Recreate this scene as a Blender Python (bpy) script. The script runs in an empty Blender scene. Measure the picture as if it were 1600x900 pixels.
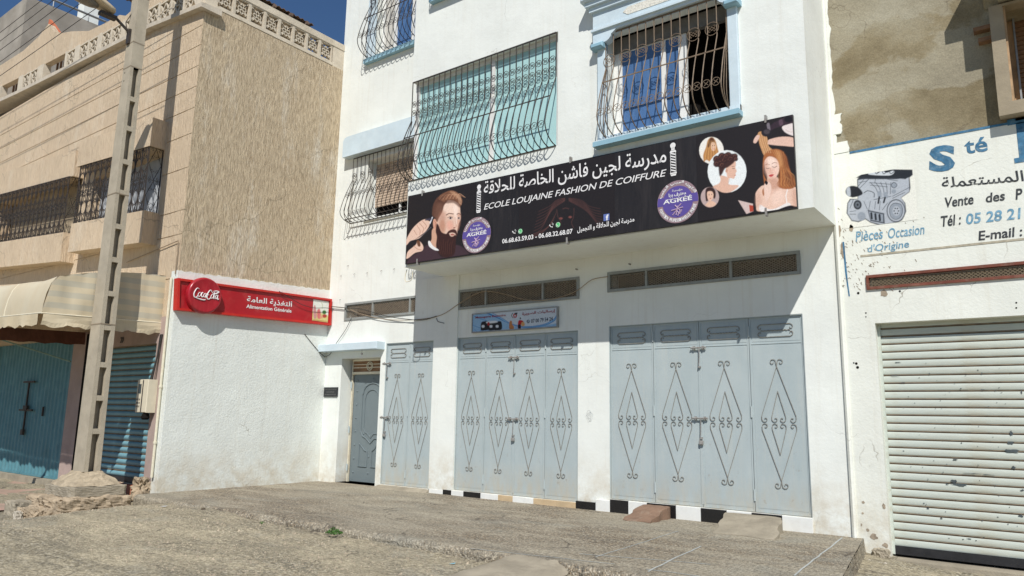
import bpy, bmesh, math, random
import numpy as np
from mathutils import Vector, Matrix
R_=math.radians
sc=bpy.context.scene; COL=sc.collection
LIFT=1.5            # everything is modelled with the eye at z=0, then lifted by this much
# ------------------------------------------------------------------ camera
YAW,PITCH,ROLL,FPX=0.644488590,0.172213246,0.0180355840,1141.73724
def basis():
    a,b,c=YAW,PITCH,ROLL
    f=np.array([-math.sin(a)*math.cos(b),math.cos(a)*math.cos(b),math.sin(b)])
    r0=np.array([math.cos(a),math.sin(a),0.]); u0=np.cross(r0,f)
    r=r0*math.cos(c)+u0*math.sin(c); u=-r0*math.sin(c)+u0*math.cos(c)
    return np.array([r,u,f])
RB=basis()
cam=bpy.data.objects.new('camera',bpy.data.cameras.new('camera')); COL.objects.link(cam)
cam.data.sensor_width=36; cam.data.lens=FPX/1600*36; cam.data.clip_end=2000; cam.data.clip_start=.05
M=Matrix.Identity(4)
for i in range(3):
    M[i][0]=RB[0][i]; M[i][1]=RB[1][i]; M[i][2]=-RB[2][i]
M[2][3]=LIFT
cam.matrix_world=M; sc.camera=cam
# ------------------------------------------------------------------ sky and sun
LX,LY,LZ=-.715,1.,-1.27          # direction in which sunlight travels
sd=Vector((-LX,-LY,-LZ)).normalized()
EL=math.asin(sd.z); AZ=math.atan2(sd.x,sd.y)
w=bpy.data.worlds.new('World'); sc.world=w; w.use_nodes=True
nt=w.node_tree; bg=nt.nodes['Background']; bg.inputs[1].default_value=.064
sky=nt.nodes.new('ShaderNodeTexSky'); sky.sky_type='NISHITA'; sky.sun_disc=False
sky.sun_elevation=EL; sky.sun_rotation=AZ; sky.altitude=0; sky.air_density=1.15; sky.dust_density=0.; sky.ozone_density=10.0
nt.links.new(sky.outputs[0],bg.inputs[0])
sun=bpy.data.objects.new('sun',bpy.data.lights.new('sun','SUN')); COL.objects.link(sun)
sun.data.energy=4.1; sun.data.angle=R_(.5); sun.data.color=(1,.965,.915)
sun.rotation_euler=sd.to_track_quat('Z','Y').to_euler()
sc.view_settings.view_transform='Standard'; sc.view_settings.look='None'; sc.view_settings.exposure=.17; sc.view_settings.gamma=1
sc.cycles.max_bounces=6

# ------------------------------------------------------------------ measuring (photo pixel -> point on a real plane)
def ray(x,y): return RB.T@np.array([x-800,450-y,FPX])
def onY(x,y,D): v=ray(x,y); return v*(D/v[1])
def onX(x,y,D): v=ray(x,y); return v*(D/v[0])
def onZ(x,y,D): v=ray(x,y); return v*(D/v[2])
def pixv(P):
    q=P@RB.T; return 800+FPX*q[:,0]/q[:,2],450-FPX*q[:,1]/q[:,2]
def lin(c):
    c=np.asarray(c,float)/255.; return np.where(c<=.04045,c/12.92,((c+.055)/1.055)**2.4)
# ------------------------------------------------------------------ materials
def new_mat(name):
    m=bpy.data.materials.new(name); m.use_nodes=True; n=m.node_tree; n.nodes.clear()
    o=n.nodes.new('ShaderNodeOutputMaterial'); b=n.nodes.new('ShaderNodeBsdfPrincipled'); n.links.new(b.outputs[0],o.inputs[0]); return m,n,b
def nd(n,t,**k):
    x=n.nodes.new(t)
    for a,v in k.items():
        if a in x.inputs: x.inputs[a].default_value=v
        else: setattr(x,a,v)
    return x
def coord(n,scale=(1,1,1),obj=True):
    tc=nd(n,'ShaderNodeTexCoord'); mp=nd(n,'ShaderNodeMapping'); mp.inputs['Scale'].default_value=scale
    n.links.new(tc.outputs['Object'],mp.inputs[0]); return mp.outputs[0]
def noise(n,vec,scale,detail=4,rough=.55,dist=0):
    x=nd(n,'ShaderNodeTexNoise',Scale=scale,Detail=detail,Roughness=rough,Distortion=dist); n.links.new(vec,x.inputs['Vector']); return x.outputs['Fac']
def ramp(n,fac,stops):
    r=nd(n,'ShaderNodeValToRGB'); e=r.color_ramp.elements
    while len(e)<len(stops): e.new(.5)
    for i,(p,c) in enumerate(stops):
        e[i].position=p; e[i].color=(c,c,c,1) if isinstance(c,(int,float)) else (*c,1)
    n.links.new(fac,r.inputs[0]); return r.outputs[0]
def mix(n,fac,a,b,mode='MIX'):
    x=nd(n,'ShaderNodeMix',data_type='RGBA',blend_type=mode)
    for s,v in ((0,fac),(6,a),(7,b)):
        if isinstance(v,(int,float)): x.inputs[s].default_value=v
        elif isinstance(v,tuple): x.inputs[s].default_value=(*v,1)
        else: n.links.new(v,x.inputs[s])
    return x.outputs[2]
def bump(n,b,h,strength,dist,prev=None):
    x=nd(n,'ShaderNodeBump',Strength=strength,Distance=dist); n.links.new(h,x.inputs['Height'])
    if prev is not None: n.links.new(prev,x.inputs['Normal'])
    n.links.new(x.outputs[0],b.inputs['Normal']); return x.outputs[0]
def cracks(n,vec,scale,width):
    v2=nd(n,'ShaderNodeVectorMath',operation='ADD'); ns=nd(n,'ShaderNodeTexNoise',Scale=scale*2.5,Detail=4); n.links.new(vec,ns.inputs['Vector'])
    s=nd(n,'ShaderNodeVectorMath',operation='SCALE'); s.inputs['Scale'].default_value=.5/scale; n.links.new(ns.outputs['Color'],s.inputs[0])
    n.links.new(vec,v2.inputs[0]); n.links.new(s.outputs[0],v2.inputs[1])
    vo=nd(n,'ShaderNodeTexVoronoi',feature='DISTANCE_TO_EDGE',Scale=scale); n.links.new(v2.outputs[0],vo.inputs['Vector'])
    return ramp(n,vo.outputs['Distance'],[(0,1.),(width,0.)])
def mul(n,a,b):
    x=nd(n,'ShaderNodeMath',operation='MULTIPLY')
    for i,v in enumerate((a,b)):
        if isinstance(v,(int,float)): x.inputs[i].default_value=v
        else: n.links.new(v,x.inputs[i])
    return x.outputs[0]
def simple(name,col,rough=.6,var=.12,scale=6,metal=0,spec=.4,bmp=.0,bscale=60,stain=None,stain_amt=.35,sscale=2.5,vec_scale=(1,1,1)):
    m,n,b=new_mat(name); v=coord(n,vec_scale)
    f=noise(n,v,scale,5,.6); lo=tuple(c*(1-var) for c in col); hi=tuple(min(1,c*(1+var)) for c in col)
    c=ramp(n,f,[(.3,lo),(.7,hi)])
    if stain:
        s=ramp(n,noise(n,v,sscale,7,.68,.4),[(.5,0.),(.72,stain_amt)]); c=mix(n,s,c,stain)
    n.links.new(c,b.inputs['Base Color']); b.inputs['Roughness'].default_value=rough; b.inputs['Metallic'].default_value=metal; b.inputs['Specular IOR Level'].default_value=spec
    if bmp: bump(n,b,noise(n,v,bscale,4,.6),bmp,.01)
    return m
def zmask(n,z0,z1):
    # dirt splash band: 1 at z0, 0 at z1 (object space), broken up by noise
    tc=nd(n,'ShaderNodeTexCoord'); sp=nd(n,'ShaderNodeSeparateXYZ'); n.links.new(tc.outputs['Object'],sp.inputs[0])
    mr=nd(n,'ShaderNodeMapRange'); mr.inputs['From Min'].default_value=z0; mr.inputs['From Max'].default_value=z1; mr.inputs['To Min'].default_value=1; mr.inputs['To Max'].default_value=0
    n.links.new(sp.outputs[2],mr.inputs[0]); return mr.outputs[0]
def plaster(name,col,dirt=(.52,.45,.33),crack_amt=.35,bs=.25,low=-1.4,streak=.22):
    m,n,b=new_mat(name); v=coord(n)
    c=ramp(n,noise(n,v,1.3,6,.6),[(.3,tuple(x*.94 for x in col)),(.7,tuple(min(1,x*1.04) for x in col))])
    st=ramp(n,noise(n,coord(n,(4.,4.,.18)),2.2,8,.7,.2),[(.52,0.),(.74,streak)]); c=mix(n,st,c,dirt)
    sp=ramp(n,noise(n,v,9,6,.75),[(.62,0.),(.72,.35)]); c=mix(n,mul(n,sp,ramp(n,noise(n,v,.9,3),[(.5,0.),(.65,1.)])),c,dirt)
    lo=mul(n,zmask(n,low,low+.95),ramp(n,noise(n,v,3.2,7,.7),[(.38,0.),(.62,.85)])); c=mix(n,lo,c,dirt)
    cr=mul(n,cracks(n,v,.8,.0045),ramp(n,noise(n,v,.9,4),[(.53,0.),(.62,crack_amt)])); c=mix(n,cr,c,tuple(x*.45 for x in dirt))
    n.links.new(c,b.inputs['Base Color']); b.inputs['Roughness'].default_value=.85; b.inputs['Specular IOR Level'].default_value=.2
    p=bump(n,b,noise(n,v,1.7,3,.5),.35,.05); p=bump(n,b,noise(n,v,28,5,.65),bs,.012,p); bump(n,b,cr,.5,-.004,p)
    return m
WHITE=plaster('white_plaster',(.775,.80,.755))
WHITE_ROUGH=plaster('rough_white_plaster',(.735,.765,.72),bs=.75,crack_amt=.55,low=-1.45)
WHITE_OLD=plaster('old_white_plaster',(.77,.785,.715),crack_amt=.8,bs=.35,low=-1.6,streak=.22)
LBLUE=simple('light_blue_paint',(.57,.68,.735),.6,.08,3,bmp=.2,bscale=25,stain=(.7,.75,.75),stain_amt=.3)
LBLUE_DK=simple('blue_trim_paint',(.27,.45,.54),.55,.1,3)
def roughcast(name,a,b2,white,vx=30,vz=3.2,bsx=55):
    m,n,b=new_mat(name); v=coord(n,(vx,vx,vz))
    f=noise(n,v,1.,5,.6,.25); c=ramp(n,f,[(.28,b2),(.62,a)])
    big=ramp(n,noise(n,coord(n,(1,1,.45)),1.1,6,.65),[(.35,0.),(.7,.5)]); c=mix(n,big,c,tuple(x*.72 for x in a))
    wh=mul(n,ramp(n,noise(n,coord(n,(1.6,1.6,.35)),1.3,6,.7,.4),[(.53,0.),(.70,.85)]),ramp(n,noise(n,v,2,3),[(.4,.15),(.62,1.)])); c=mix(n,wh,c,white)
    cr=mul(n,cracks(n,coord(n),.45,.006),ramp(n,noise(n,coord(n),.6,3),[(.42,0.),(.5,.55)])); c=mix(n,cr,c,tuple(x*.35 for x in a))
    n.links.new(c,b.inputs['Base Color']); b.inputs['Roughness'].default_value=.92; b.inputs['Specular IOR Level'].default_value=.1
    p=bump(n,b,f,1.,.035); bump(n,b,noise(n,v,3.2,4,.7),.6,.012,p); return m
BEIGE=roughcast('beige_scratched_render',(.765,.615,.44),(.57,.435,.295),(.77,.675,.53),48,5.5)
BEIGE_SIDE=roughcast('beige_rough_side_render',(.73,.60,.42),(.28,.205,.13),(.86,.82,.72),62,6.5)
BROWN=None
def brown():
    m,n,b=new_mat('brown_cement_render'); v=coord(n)
    c=ramp(n,noise(n,v,1.1,7,.58,.12),[(.34,(.185,.15,.09)),(.5,(.27,.228,.145)),(.66,(.36,.325,.235))])
    pp=ramp(n,noise(n,coord(n,(.8,1,1.2)),.8,10,.55,.2),[(.50,0.),(.525,.5)]); c=mix(n,pp,c,(.39,.365,.285))
    cr=mul(n,cracks(n,v,.9,.006),ramp(n,noise(n,v,.8,3),[(.48,0.),(.58,.6)])); c=mix(n,cr,c,(.12,.09,.06))
    gr=ramp(n,noise(n,v,70,3,.7),[(.35,.82),(.65,1.15)]); c=mix(n,.8,c,gr,'MULTIPLY')
    sp=ramp(n,noise(n,v,22,4,.7),[(.66,0.),(.7,.7)]); c=mix(n,mul(n,sp,ramp(n,noise(n,v,1.8,3),[(.5,0.),(.6,1.)])),c,(.13,.08,.05))
    n.links.new(c,b.inputs['Base Color']); b.inputs['Roughness'].default_value=.95; b.inputs['Specular IOR Level'].default_value=.1
    p=bump(n,b,noise(n,v,1.9,5,.55,.15),.7,.06); bump(n,b,noise(n,v,40,4,.6),.35,.01,p); return m
BROWN=brown()
GREYC=simple('grey_concrete',(.34,.31,.265),.92,.22,1.2,spec=.1,bmp=.4,bscale=18,stain=(.2,.17,.14),stain_amt=.45,sscale=1.3)
POLE=simple('pole_concrete',(.42,.37,.285),.9,.12,4,spec=.15,bmp=.45,bscale=55,stain=(.28,.24,.18),stain_amt=.4,sscale=5)
def gravel(name,cols,dust,scale,bs,dustamt=.8,patch=None,damp=(.16,.14,.11)):
    m,n,b=new_mat(name); v=coord(n)
    vo=nd(n,'ShaderNodeTexVoronoi',Scale=scale,Randomness=1.); n.links.new(v,vo.inputs['Vector'])
    sep=nd(n,'ShaderNodeSeparateColor'); n.links.new(vo.outputs['Color'],sep.inputs[0])
    c=ramp(n,sep.outputs[0],[(i/(len(cols)-1)*.96+.02,k) for i,k in enumerate(cols)])
    gap=ramp(n,vo.outputs['Distance'],[(.3,0.),(.75,.75)]); c=mix(n,gap,c,tuple(x*.45 for x in dust))
    d=ramp(n,noise(n,coord(n,(.55,1.,1)),.55,8,.62,.35),[(.42,.06),(.56,dustamt)]); c=mix(n,d,c,dust)
    sm=ramp(n,noise(n,coord(n,(.5,1.3,1)),1.7,9,.7,.5),[(.47,0.),(.6,.55)]); c=mix(n,sm,c,tuple(min(1,x*1.22) for x in dust))
    dk=ramp(n,noise(n,coord(n,(.45,1.4,1)),1.6,9,.72,.6),[(.5,0.),(.7,.6)]); c=mix(n,dk,c,damp)
    pt=ramp(n,noise(n,coord(n,(.7,1.1,1)),.9,8,.66,.8),[(.55,0.),(.62,.5)]); c=mix(n,pt,c,patch or dust)
    cr=cracks(n,v,.75,.012); c=mix(n,mul(n,cr,ramp(n,noise(n,v,.8,2),[(.45,0.),(.56,.75)])),c,(.07,.06,.05))
    fine=ramp(n,noise(n,v,scale*.55,3,.7),[(.36,.55),(.64,1.25)]); c=mix(n,.85,c,fine,'MULTIPLY')
    n.links.new(c,b.inputs['Base Color']); b.inputs['Roughness'].default_value=.95; b.inputs['Specular IOR Level'].default_value=.15
    p=bump(n,b,noise(n,v,4,6,.65),.6,.03); bump(n,b,vo.outputs['Distance'],bs,-.012,p); return m
TERRACE=gravel('exposed_aggregate_concrete',[(.09,.065,.045),(.47,.385,.27),(.22,.165,.11),(.62,.55,.43),(.12,.11,.095),(.36,.27,.17)],(.385,.345,.265),52,1.,.78,patch=(.33,.315,.26),damp=(.18,.17,.145))
STREET=gravel('worn_dusty_street',[(.12,.105,.075),(.46,.40,.28),(.25,.22,.155),(.62,.56,.43),(.17,.16,.135)],(.42,.365,.255),42,1.,.7,patch=(.33,.305,.24),damp=(.15,.14,.11))
RAMPC=simple('smooth_trowelled_concrete',(.335,.295,.225),.9,.2,3,spec=.15,bmp=.6,bscale=45,stain=(.20,.175,.135),stain_amt=.55,sscale=4)
REDPAVE=simple('worn_red_paving',(.42,.29,.225),.9,.22,2.2,spec=.15,bmp=.5,bscale=40,stain=(.37,.31,.24),stain_amt=.8,sscale=1.5)
DIRT=simple('crumbling_earthy_mortar',(.375,.30,.21),.96,.3,7,spec=.05,bmp=1.,bscale=30,stain=(.19,.155,.115),stain_amt=.75,sscale=9)
DOORM=simple('blue_grey_door_paint',(.43,.482,.50),.5,.05,2.5,spec=.35,stain=(.46,.50,.50),stain_amt=.35,sscale=7,bmp=.08,bscale=12,vec_scale=(1,1,.5))
def doorpaint():
    m,n,b=new_mat('blue_grey_door_paint'); v=coord(n)
    c=ramp(n,noise(n,coord(n,(1,1,.5)),2.2,5,.6),[(.3,(.37,.435,.445)),(.7,(.435,.495,.50))])
    st=ramp(n,noise(n,coord(n,(9,9,.5)),1.6,7,.7),[(.5,0.),(.72,.3)]); c=mix(n,st,c,(.52,.52,.47))
    sc=ramp(n,noise(n,coord(n,(7,7,5)),1.5,8,.75),[(.62,0.),(.66,.5)]); c=mix(n,mul(n,sc,zmask(n,-1.25,.3)),c,(.25,.2,.15))
    lo=mul(n,zmask(n,-1.33,-.75),ramp(n,noise(n,coord(n,(6,6,2)),1.5,7,.7),[(.38,.1),(.62,.8)])); c=mix(n,lo,c,(.46,.41,.31))
    n.links.new(c,b.inputs['Base Color']); b.inputs['Roughness'].default_value=.5; b.inputs['Specular IOR Level'].default_value=.35
    bump(n,b,noise(n,v,5,4,.55),.28,.012); return m
DOORM=doorpaint()
SCROLLM=simple('weathered_scroll_iron',(.255,.25,.225),.6,.25,20,stain=(.26,.16,.09),stain_amt=.6,sscale=25)
IRON=simple('dark_brown_iron',(.04,.034,.03),.6,.3,14,spec=.4,stain=(.16,.09,.05),stain_amt=.5,sscale=12)
IRON_TAN=simple('sunbleached_brown_iron',(.20,.145,.095),.6,.25,14,spec=.4,stain=(.07,.05,.04),stain_amt=.5,sscale=12)
RUSTY=simple('rusty_bolt_iron',(.27,.265,.25),.65,.3,25,stain=(.16,.09,.06),stain_amt=.6,sscale=20)
WFRAME=simple('white_window_frame_paint',(.76,.76,.73),.5,.05,5,stain=(.5,.46,.4),stain_amt=.25,sscale=9)
GREENP=simple('pale_green_plastic_sheet',(.42,.655,.655),.4,.05,1.5,spec=.45,stain=(.42,.6,.58),stain_amt=.3,sscale=2)
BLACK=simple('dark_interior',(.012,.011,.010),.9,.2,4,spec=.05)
DIMBROWN=simple('dusty_duct_interior',(.13,.095,.065),.95,.45,5,spec=.05)
MESHM=simple('expanded_metal_mesh',(.27,.225,.17),.7,.25,20)
VFRAME=simple('grey_vent_frame_paint',(.27,.29,.28),.6,.1,8,stain=(.2,.15,.1),stain_amt=.4,sscale=9)
REDM=simple('red_painted_metal',(.53,.022,.016),.4,.1,3,spec=.4,stain=(.4,.1,.07),stain_amt=.3,sscale=5)
REDF=simple('red_sign_face',(.40,.012,.020),.32,.12,2,spec=.45,stain=(.47,.09,.08),stain_amt=.45,sscale=3.5)
REDD=simple('moulded_red_plastic',(.36,.014,.024),.28,.15,3,spec=.5,stain=(.42,.07,.07),stain_amt=.4,sscale=6,vec_scale=(1,3,.6))
WPAINT=simple('white_print',(.80,.79,.78),.5,.03,5)
LPAINT=simple('lettering_white_vinyl',(.74,.72,.72),.5,.03,5)
BLUEP=simple('faded_blue_sign_paint',(.045,.155,.27),.7,.35,12,stain=(.3,.4,.45),stain_amt=.5,sscale=14)
BLUEL=simple('light_blue_sign_paint',(.14,.31,.44),.7,.3,12,stain=(.5,.55,.55),stain_amt=.5,sscale=14)
BLACKP=simple('black_sign_paint',(.03,.035,.04),.7,.3,12,stain=(.3,.3,.28),stain_amt=.45,sscale=16)
BANNER=simple('black_banner_vinyl',(.020,.017,.017),.42,.25,2,spec=.4,bmp=.5,bscale=2.2,stain=(.05,.042,.04),stain_amt=.6,sscale=2.2,vec_scale=(3,3,.4))
SHUT=simple('pale_green_shutter_paint',(.53,.575,.515),.5,.05,2,spec=.35,stain=(.42,.39,.29),stain_amt=.6,sscale=3.5,vec_scale=(.5,1,4),bmp=.1,bscale=10)
TEAL=simple('teal_shutter_paint',(.16,.32,.37),.5,.1,3,spec=.35,stain=(.15,.30,.36),stain_amt=.5,sscale=4)
TEALG=simple('turquoise_corrugated_paint',(.09,.225,.265),.5,.12,2.5,spec=.35,stain=(.2,.38,.42),stain_amt=.4,sscale=4)
SHUTB=simple('black_bottom_rail',(.02,.02,.022),.5,.3,12)
BARECH=simple('bare_metal_chip',(.07,.085,.09),.6,.3,20)
RUSTF=simple('rust_red_frame_paint',(.17,.05,.03),.7,.3,10,stain=(.35,.27,.2),stain_amt=.4,sscale=12)
PINK=simple('pinkish_pillar_plaster',(.40,.31,.275),.9,.12,3,bmp=.3,bscale=30,stain=(.36,.27,.22),stain_amt=.4)
CREAM=simple('cream_pipe_paint',(.72,.67,.52),.6,.12,6,stain=(.45,.33,.2),stain_amt=.5,sscale=6)
def canvas():
    m,n,b=new_mat('striped_cream_canvas'); tc=nd(n,'ShaderNodeTexCoord'); sp=nd(n,'ShaderNodeSeparateXYZ'); n.links.new(tc.outputs['UV'],sp.inputs[0])
    fr=nd(n,'ShaderNodeMath',operation='FRACT'); n.links.new(mul(n,sp.outputs[1],4.6),fr.inputs[0])
    st=ramp(n,fr.outputs[0],[(.46,0.),(.5,1.),(.96,1.),(1.,0.)])
    c=mix(n,st,(.60,.52,.37),(.50,.465,.365)); v=coord(n)
    s=ramp(n,noise(n,coord(n,(1,1,.4)),1.6,5,.55,.1),[(.48,0.),(.75,.4)]); c=mix(n,s,c,(.49,.38,.23))
    n.links.new(c,b.inputs['Base Color']); b.inputs['Roughness'].default_value=.9; b.inputs['Specular IOR Level'].default_value=.1
    bump(n,b,noise(n,coord(n,(1.5,.6,1.2)),1.6,2,.45,.3),.5,.05); return m
CANVAS=canvas()
BROWNCL=simple('dark_brown_awning_cloth',(.13,.055,.035),.9,.3,5,stain=(.07,.035,.025),stain_amt=.5)
BLUEGL=simple('blue_curtained_glass',(.075,.155,.32),.25,.2,2,spec=.6,stain=(.12,.22,.40),stain_amt=.5,sscale=1.5,vec_scale=(4,4,.6))
GLASSD=simple('dark_window_glass',(.03,.035,.045),.12,.3,2,spec=.6)
LAMPG=simple('dusty_lamp_bowl',(.16,.14,.11),.3,.25,8,spec=.5)
LAMPB=simple('cream_lamp_housing',(.52,.43,.30),.55,.12,4,stain=(.4,.28,.17),stain_amt=.4)
STEEL=simple('galvanised_steel',(.30,.31,.31),.5,.15,10,metal=.3)
WIRE=simple('black_cable_sheath',(.03,.028,.026),.6,.2,10)
TANW=simple('dusty_tan_cable',(.33,.25,.17),.7,.2,10)
BLINDM=simple('worn_wooden_blind',(.52,.41,.31),.75,.2,6,stain=(.3,.2,.14),stain_amt=.5,sscale=5,vec_scale=(1,1,5))
WOODD=simple('dark_weathered_wood',(.26,.145,.075),.8,.3,6,stain=(.08,.045,.03),stain_amt=.7,sscale=5,vec_scale=(1,1,4))
TBLACK=simple('black_glazed_tile',(.012,.012,.013),.25,.2,6,spec=.5)
TWHITE=simple('white_glazed_tile',(.76,.77,.74),.3,.04,6,spec=.5,stain=(.5,.45,.37),stain_amt=.25,sscale=5)
TBEIGE=simple('beige_marbled_tile',(.55,.42,.26),.4,.16,7,spec=.4,stain=(.42,.28,.15),stain_amt=.5,sscale=14)
PLATEB=simple('black_name_plate',(.018,.02,.022),.3,.2,6,spec=.5)
METERM=simple('cream_meter_plastic',(.66,.60,.46),.5,.06,6)
BRICK=simple('red_brick_paint',(.52,.15,.07),.85,.15,5)
CORRM=simple('rusty_corrugated_roof',(.16,.11,.085),.7,.3,6,stain=(.3,.2,.13),stain_amt=.5,sscale=6)
LEAFM=simple('weed_leaf_green',(.055,.13,.025),.6,.35,20)
LEAFD=simple('dry_dark_weed',(.09,.06,.035),.8,.3,20)
ENTRYM=simple('green_grey_entrance_door',(.16,.195,.205),.5,.06,4,spec=.35,stain=(.15,.19,.2),stain_amt=.4,sscale=4)
RUSTPL=simple('brown_painted_concrete',(.215,.135,.09),.85,.18,5,bmp=.4,bscale=40,stain=(.36,.30,.23),stain_amt=.7,sscale=3.5)
GREYOBJ=simple('pale_grey_stone',(.42,.38,.31),.9,.15,9,bmp=.5,bscale=30)
JOINT=simple('pale_joint_strip',(.42,.44,.42),.8,.15,9)
def attr_mat():
    m,n,b=new_mat('printed_picture'); a=nd(n,'ShaderNodeAttribute',attribute_name='print'); n.links.new(a.outputs['Color'],b.inputs['Base Color'])
    b.inputs['Roughness'].default_value=.45; b.inputs['Specular IOR Level'].default_value=.35; return m
PRINT=attr_mat()
# ------------------------------------------------------------------ mesh builder
WL={}
class B:
    def __init__(s): s.v=[]; s.f=[]; s.m=[]; s.cm=0; s.uv=None
    def add(s,vs,fs,m=None):
        k=len(s.v); s.v+= [tuple(map(float,q)) for q in vs]; s.f+=[tuple(i+k for i in f) for f in fs]; s.m+=[s.cm if m is None else m]*len(fs); return s
    def hexa(s,p,m=None): # p: 8 points, bottom 4 then top 4 (ccw)
        return s.add(p,[(3,2,1,0),(4,5,6,7),(0,1,5,4),(1,2,6,5),(2,3,7,6),(3,0,4,7)],m)
    def box(s,x0,x1,y0,y1,z0,z1,m=None):
        return s.hexa([(x0,y0,z0),(x1,y0,z0),(x1,y1,z0),(x0,y1,z0),(x0,y0,z1),(x1,y0,z1),(x1,y1,z1),(x0,y1,z1)],m)
    def cbox(s,x0,x1,y0,y1,z0,z1,c=.01,m=None): # chamfered along the front (-y) outline
        a=[(x0,y1,z0),(x1,y1,z0),(x1,y1,z1),(x0,y1,z1)]; b=[(x0,y0+c,z0),(x1,y0+c,z0),(x1,y0+c,z1),(x0,y0+c,z1)]; d=[(x0+c,y0,z0+c),(x1-c,y0,z0+c),(x1-c,y0,z1-c),(x0+c,y0,z1-c)]
        q=[(0,1,2,3)]
        for o in (0,4):
            for i in range(4): j=(i+1)%4; q.append((o+j,o+i,o+4+i,o+4+j))
        q.append((11,10,9,8)); return s.add(a+b+d,q,m)
    def prism(s,poly,y0,y1,axis='y',m=None):
        n=len(poly)
        def P(a,b,t): return {'y':(a,t,b),'x':(t,a,b),'z':(a,b,t)}[axis]
        vs=[P(a,b,y0) for a,b in poly]+[P(a,b,y1) for a,b in poly]
        fs=[tuple(range(n)),tuple(range(2*n-1,n-1,-1))]+[(i+n,(i+1)%n+n,(i+1)%n,i) for i in range(n)]
        return s.add(vs,fs,m)
    def tube(s,pts,r,n=5,closed=False,m=None,flat=None):
        pts=[Vector(p) for p in pts]; N=len(pts); rings=[]; up=None
        for i,p in enumerate(pts):
            a=pts[i-1] if i>0 else (pts[-1] if closed else p); b=pts[(i+1)%N] if (i<N-1 or closed) else p
            t=(b-a); t=t.normalized() if t.length>1e-9 else Vector((0,0,1))
            if up is None: up=Vector((0,1,0)) if abs(t.y)<.9 else Vector((1,0,0))
            sd_=t.cross(up)
            if sd_.length<1e-4: sd_=t.cross(Vector((1,0,0)))
            sd_.normalize(); u2=sd_.cross(t).normalized(); up=u2; rr=r[i] if isinstance(r,(list,tuple)) else r
            rx,ry=(rr,rr) if flat is None else flat
            rings.append([p+sd_*math.cos(2*math.pi*(k+.5)/n)*rx+u2*math.sin(2*math.pi*(k+.5)/n)*ry for k in range(n)])
        vs=[q for g in rings for q in g]; fs=[]
        for i in range(N if closed else N-1):
            j=(i+1)%N
            for k in range(n): fs.append((i*n+k,i*n+(k+1)%n,j*n+(k+1)%n,j*n+k))
        if not closed: fs+= [tuple(range(n-1,-1,-1)),tuple((N-1)*n+k for k in range(n))]
        return s.add(vs,fs,m)
    def lathe(s,c,axis,prof,n=24,m=None): # prof: (radius, along)
        ax=Vector(axis).normalized(); u=ax.orthogonal().normalized(); w_=ax.cross(u); c=Vector(c); vs=[]
        for r,t in prof:
            for k in range(n):
                a=2*math.pi*k/n; vs.append(c+ax*t+(u*math.cos(a)+w_*math.sin(a))*r)
        fs=[(i*n+k,i*n+(k+1)%n,(i+1)*n+(k+1)%n,(i+1)*n+k) for i in range(len(prof)-1) for k in range(n)]
        fs+=[tuple(range(n-1,-1,-1)),tuple((len(prof)-1)*n+k for k in range(n))]; return s.add(vs,fs,m)
    def wall(s,a0,a1,z0,z1,yf,yb,holes=(),axis='y',m=None):
        xs=sorted({a0,a1}|{min(max(h[i],a0),a1) for h in holes for i in (0,1)}); zs=sorted({z0,z1}|{min(max(h[i],z0),z1) for h in holes for i in (2,3)})
        # extra cuts so long walls are not single quads
        def solid(i,j):
            if i<0 or j<0 or i>=len(xs)-1 or j>=len(zs)-1: return False
            cx=(xs[i]+xs[i+1])/2; cz=(zs[j]+zs[j+1])/2
            return not any(h[0]<cx<h[1] and h[2]<cz<h[3] for h in holes)
        def P(a,t,z): return (a,t,z) if axis=='y' else (t,a,z)
        for i in range(len(xs)-1):
            for j in range(len(zs)-1):
                if not solid(i,j): continue
                A,Bx,C,D=xs[i],xs[i+1],zs[j],zs[j+1]
                s.add([P(A,yf,C),P(Bx,yf,C),P(Bx,yf,D),P(A,yf,D)],[(0,1,2,3)],m); s.add([P(A,yb,C),P(Bx,yb,C),P(Bx,yb,D),P(A,yb,D)],[(3,2,1,0)],m)
                if not solid(i-1,j): s.add([P(A,yf,C),P(A,yf,D),P(A,yb,D),P(A,yb,C)],[(0,1,2,3)],m)
                if not solid(i+1,j): s.add([P(Bx,yf,C),P(Bx,yb,C),P(Bx,yb,D),P(Bx,yf,D)],[(0,1,2,3)],m)
                if not solid(i,j-1): s.add([P(A,yf,C),P(A,yb,C),P(Bx,yb,C),P(Bx,yf,C)],[(0,1,2,3)],m)
                if not solid(i,j+1): s.add([P(A,yf,D),P(Bx,yf,D),P(Bx,yb,D),P(A,yb,D)],[(0,1,2,3)],m)
        return s
    def mesh(s,name,mats,smooth=False):
        me=bpy.data.meshes.new(name); me.from_pydata(s.v,[],s.f)
        for m in (mats if isinstance(mats,(list,tuple)) else [mats]): me.materials.append(m)
        if any(s.m): me.polygons.foreach_set('material_index',s.m)
        if smooth: me.polygons.foreach_set('use_smooth',[True]*len(s.f))
        if s.uv: 
            l=me.uv_layers.new(name='UVMap')
            for lp in me.loops: l.data[lp.index].uv=s.uv[lp.vertex_index]
        me.update(); return me
    def build(s,name,mats,parent=None,smooth=False,loc=(0,0,0),**k):
        return inst(name,s.mesh(name,mats,smooth),parent,loc,**k)
def inst(name,me,parent=None,loc=(0,0,0),scale=None,rot=None,label=None,cat=None,group=None,kind=None):
    o=bpy.data.objects.new(name,me); COL.objects.link(o); L=Vector(loc); WL[o]=L
    if parent is not None: o.parent=parent; o.location=L-WL[parent]
    else: o.location=L
    if scale is not None: o.scale=scale
    if rot is not None: o.rotation_euler=rot
    tag(o,label,cat,group,kind); return o
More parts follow.
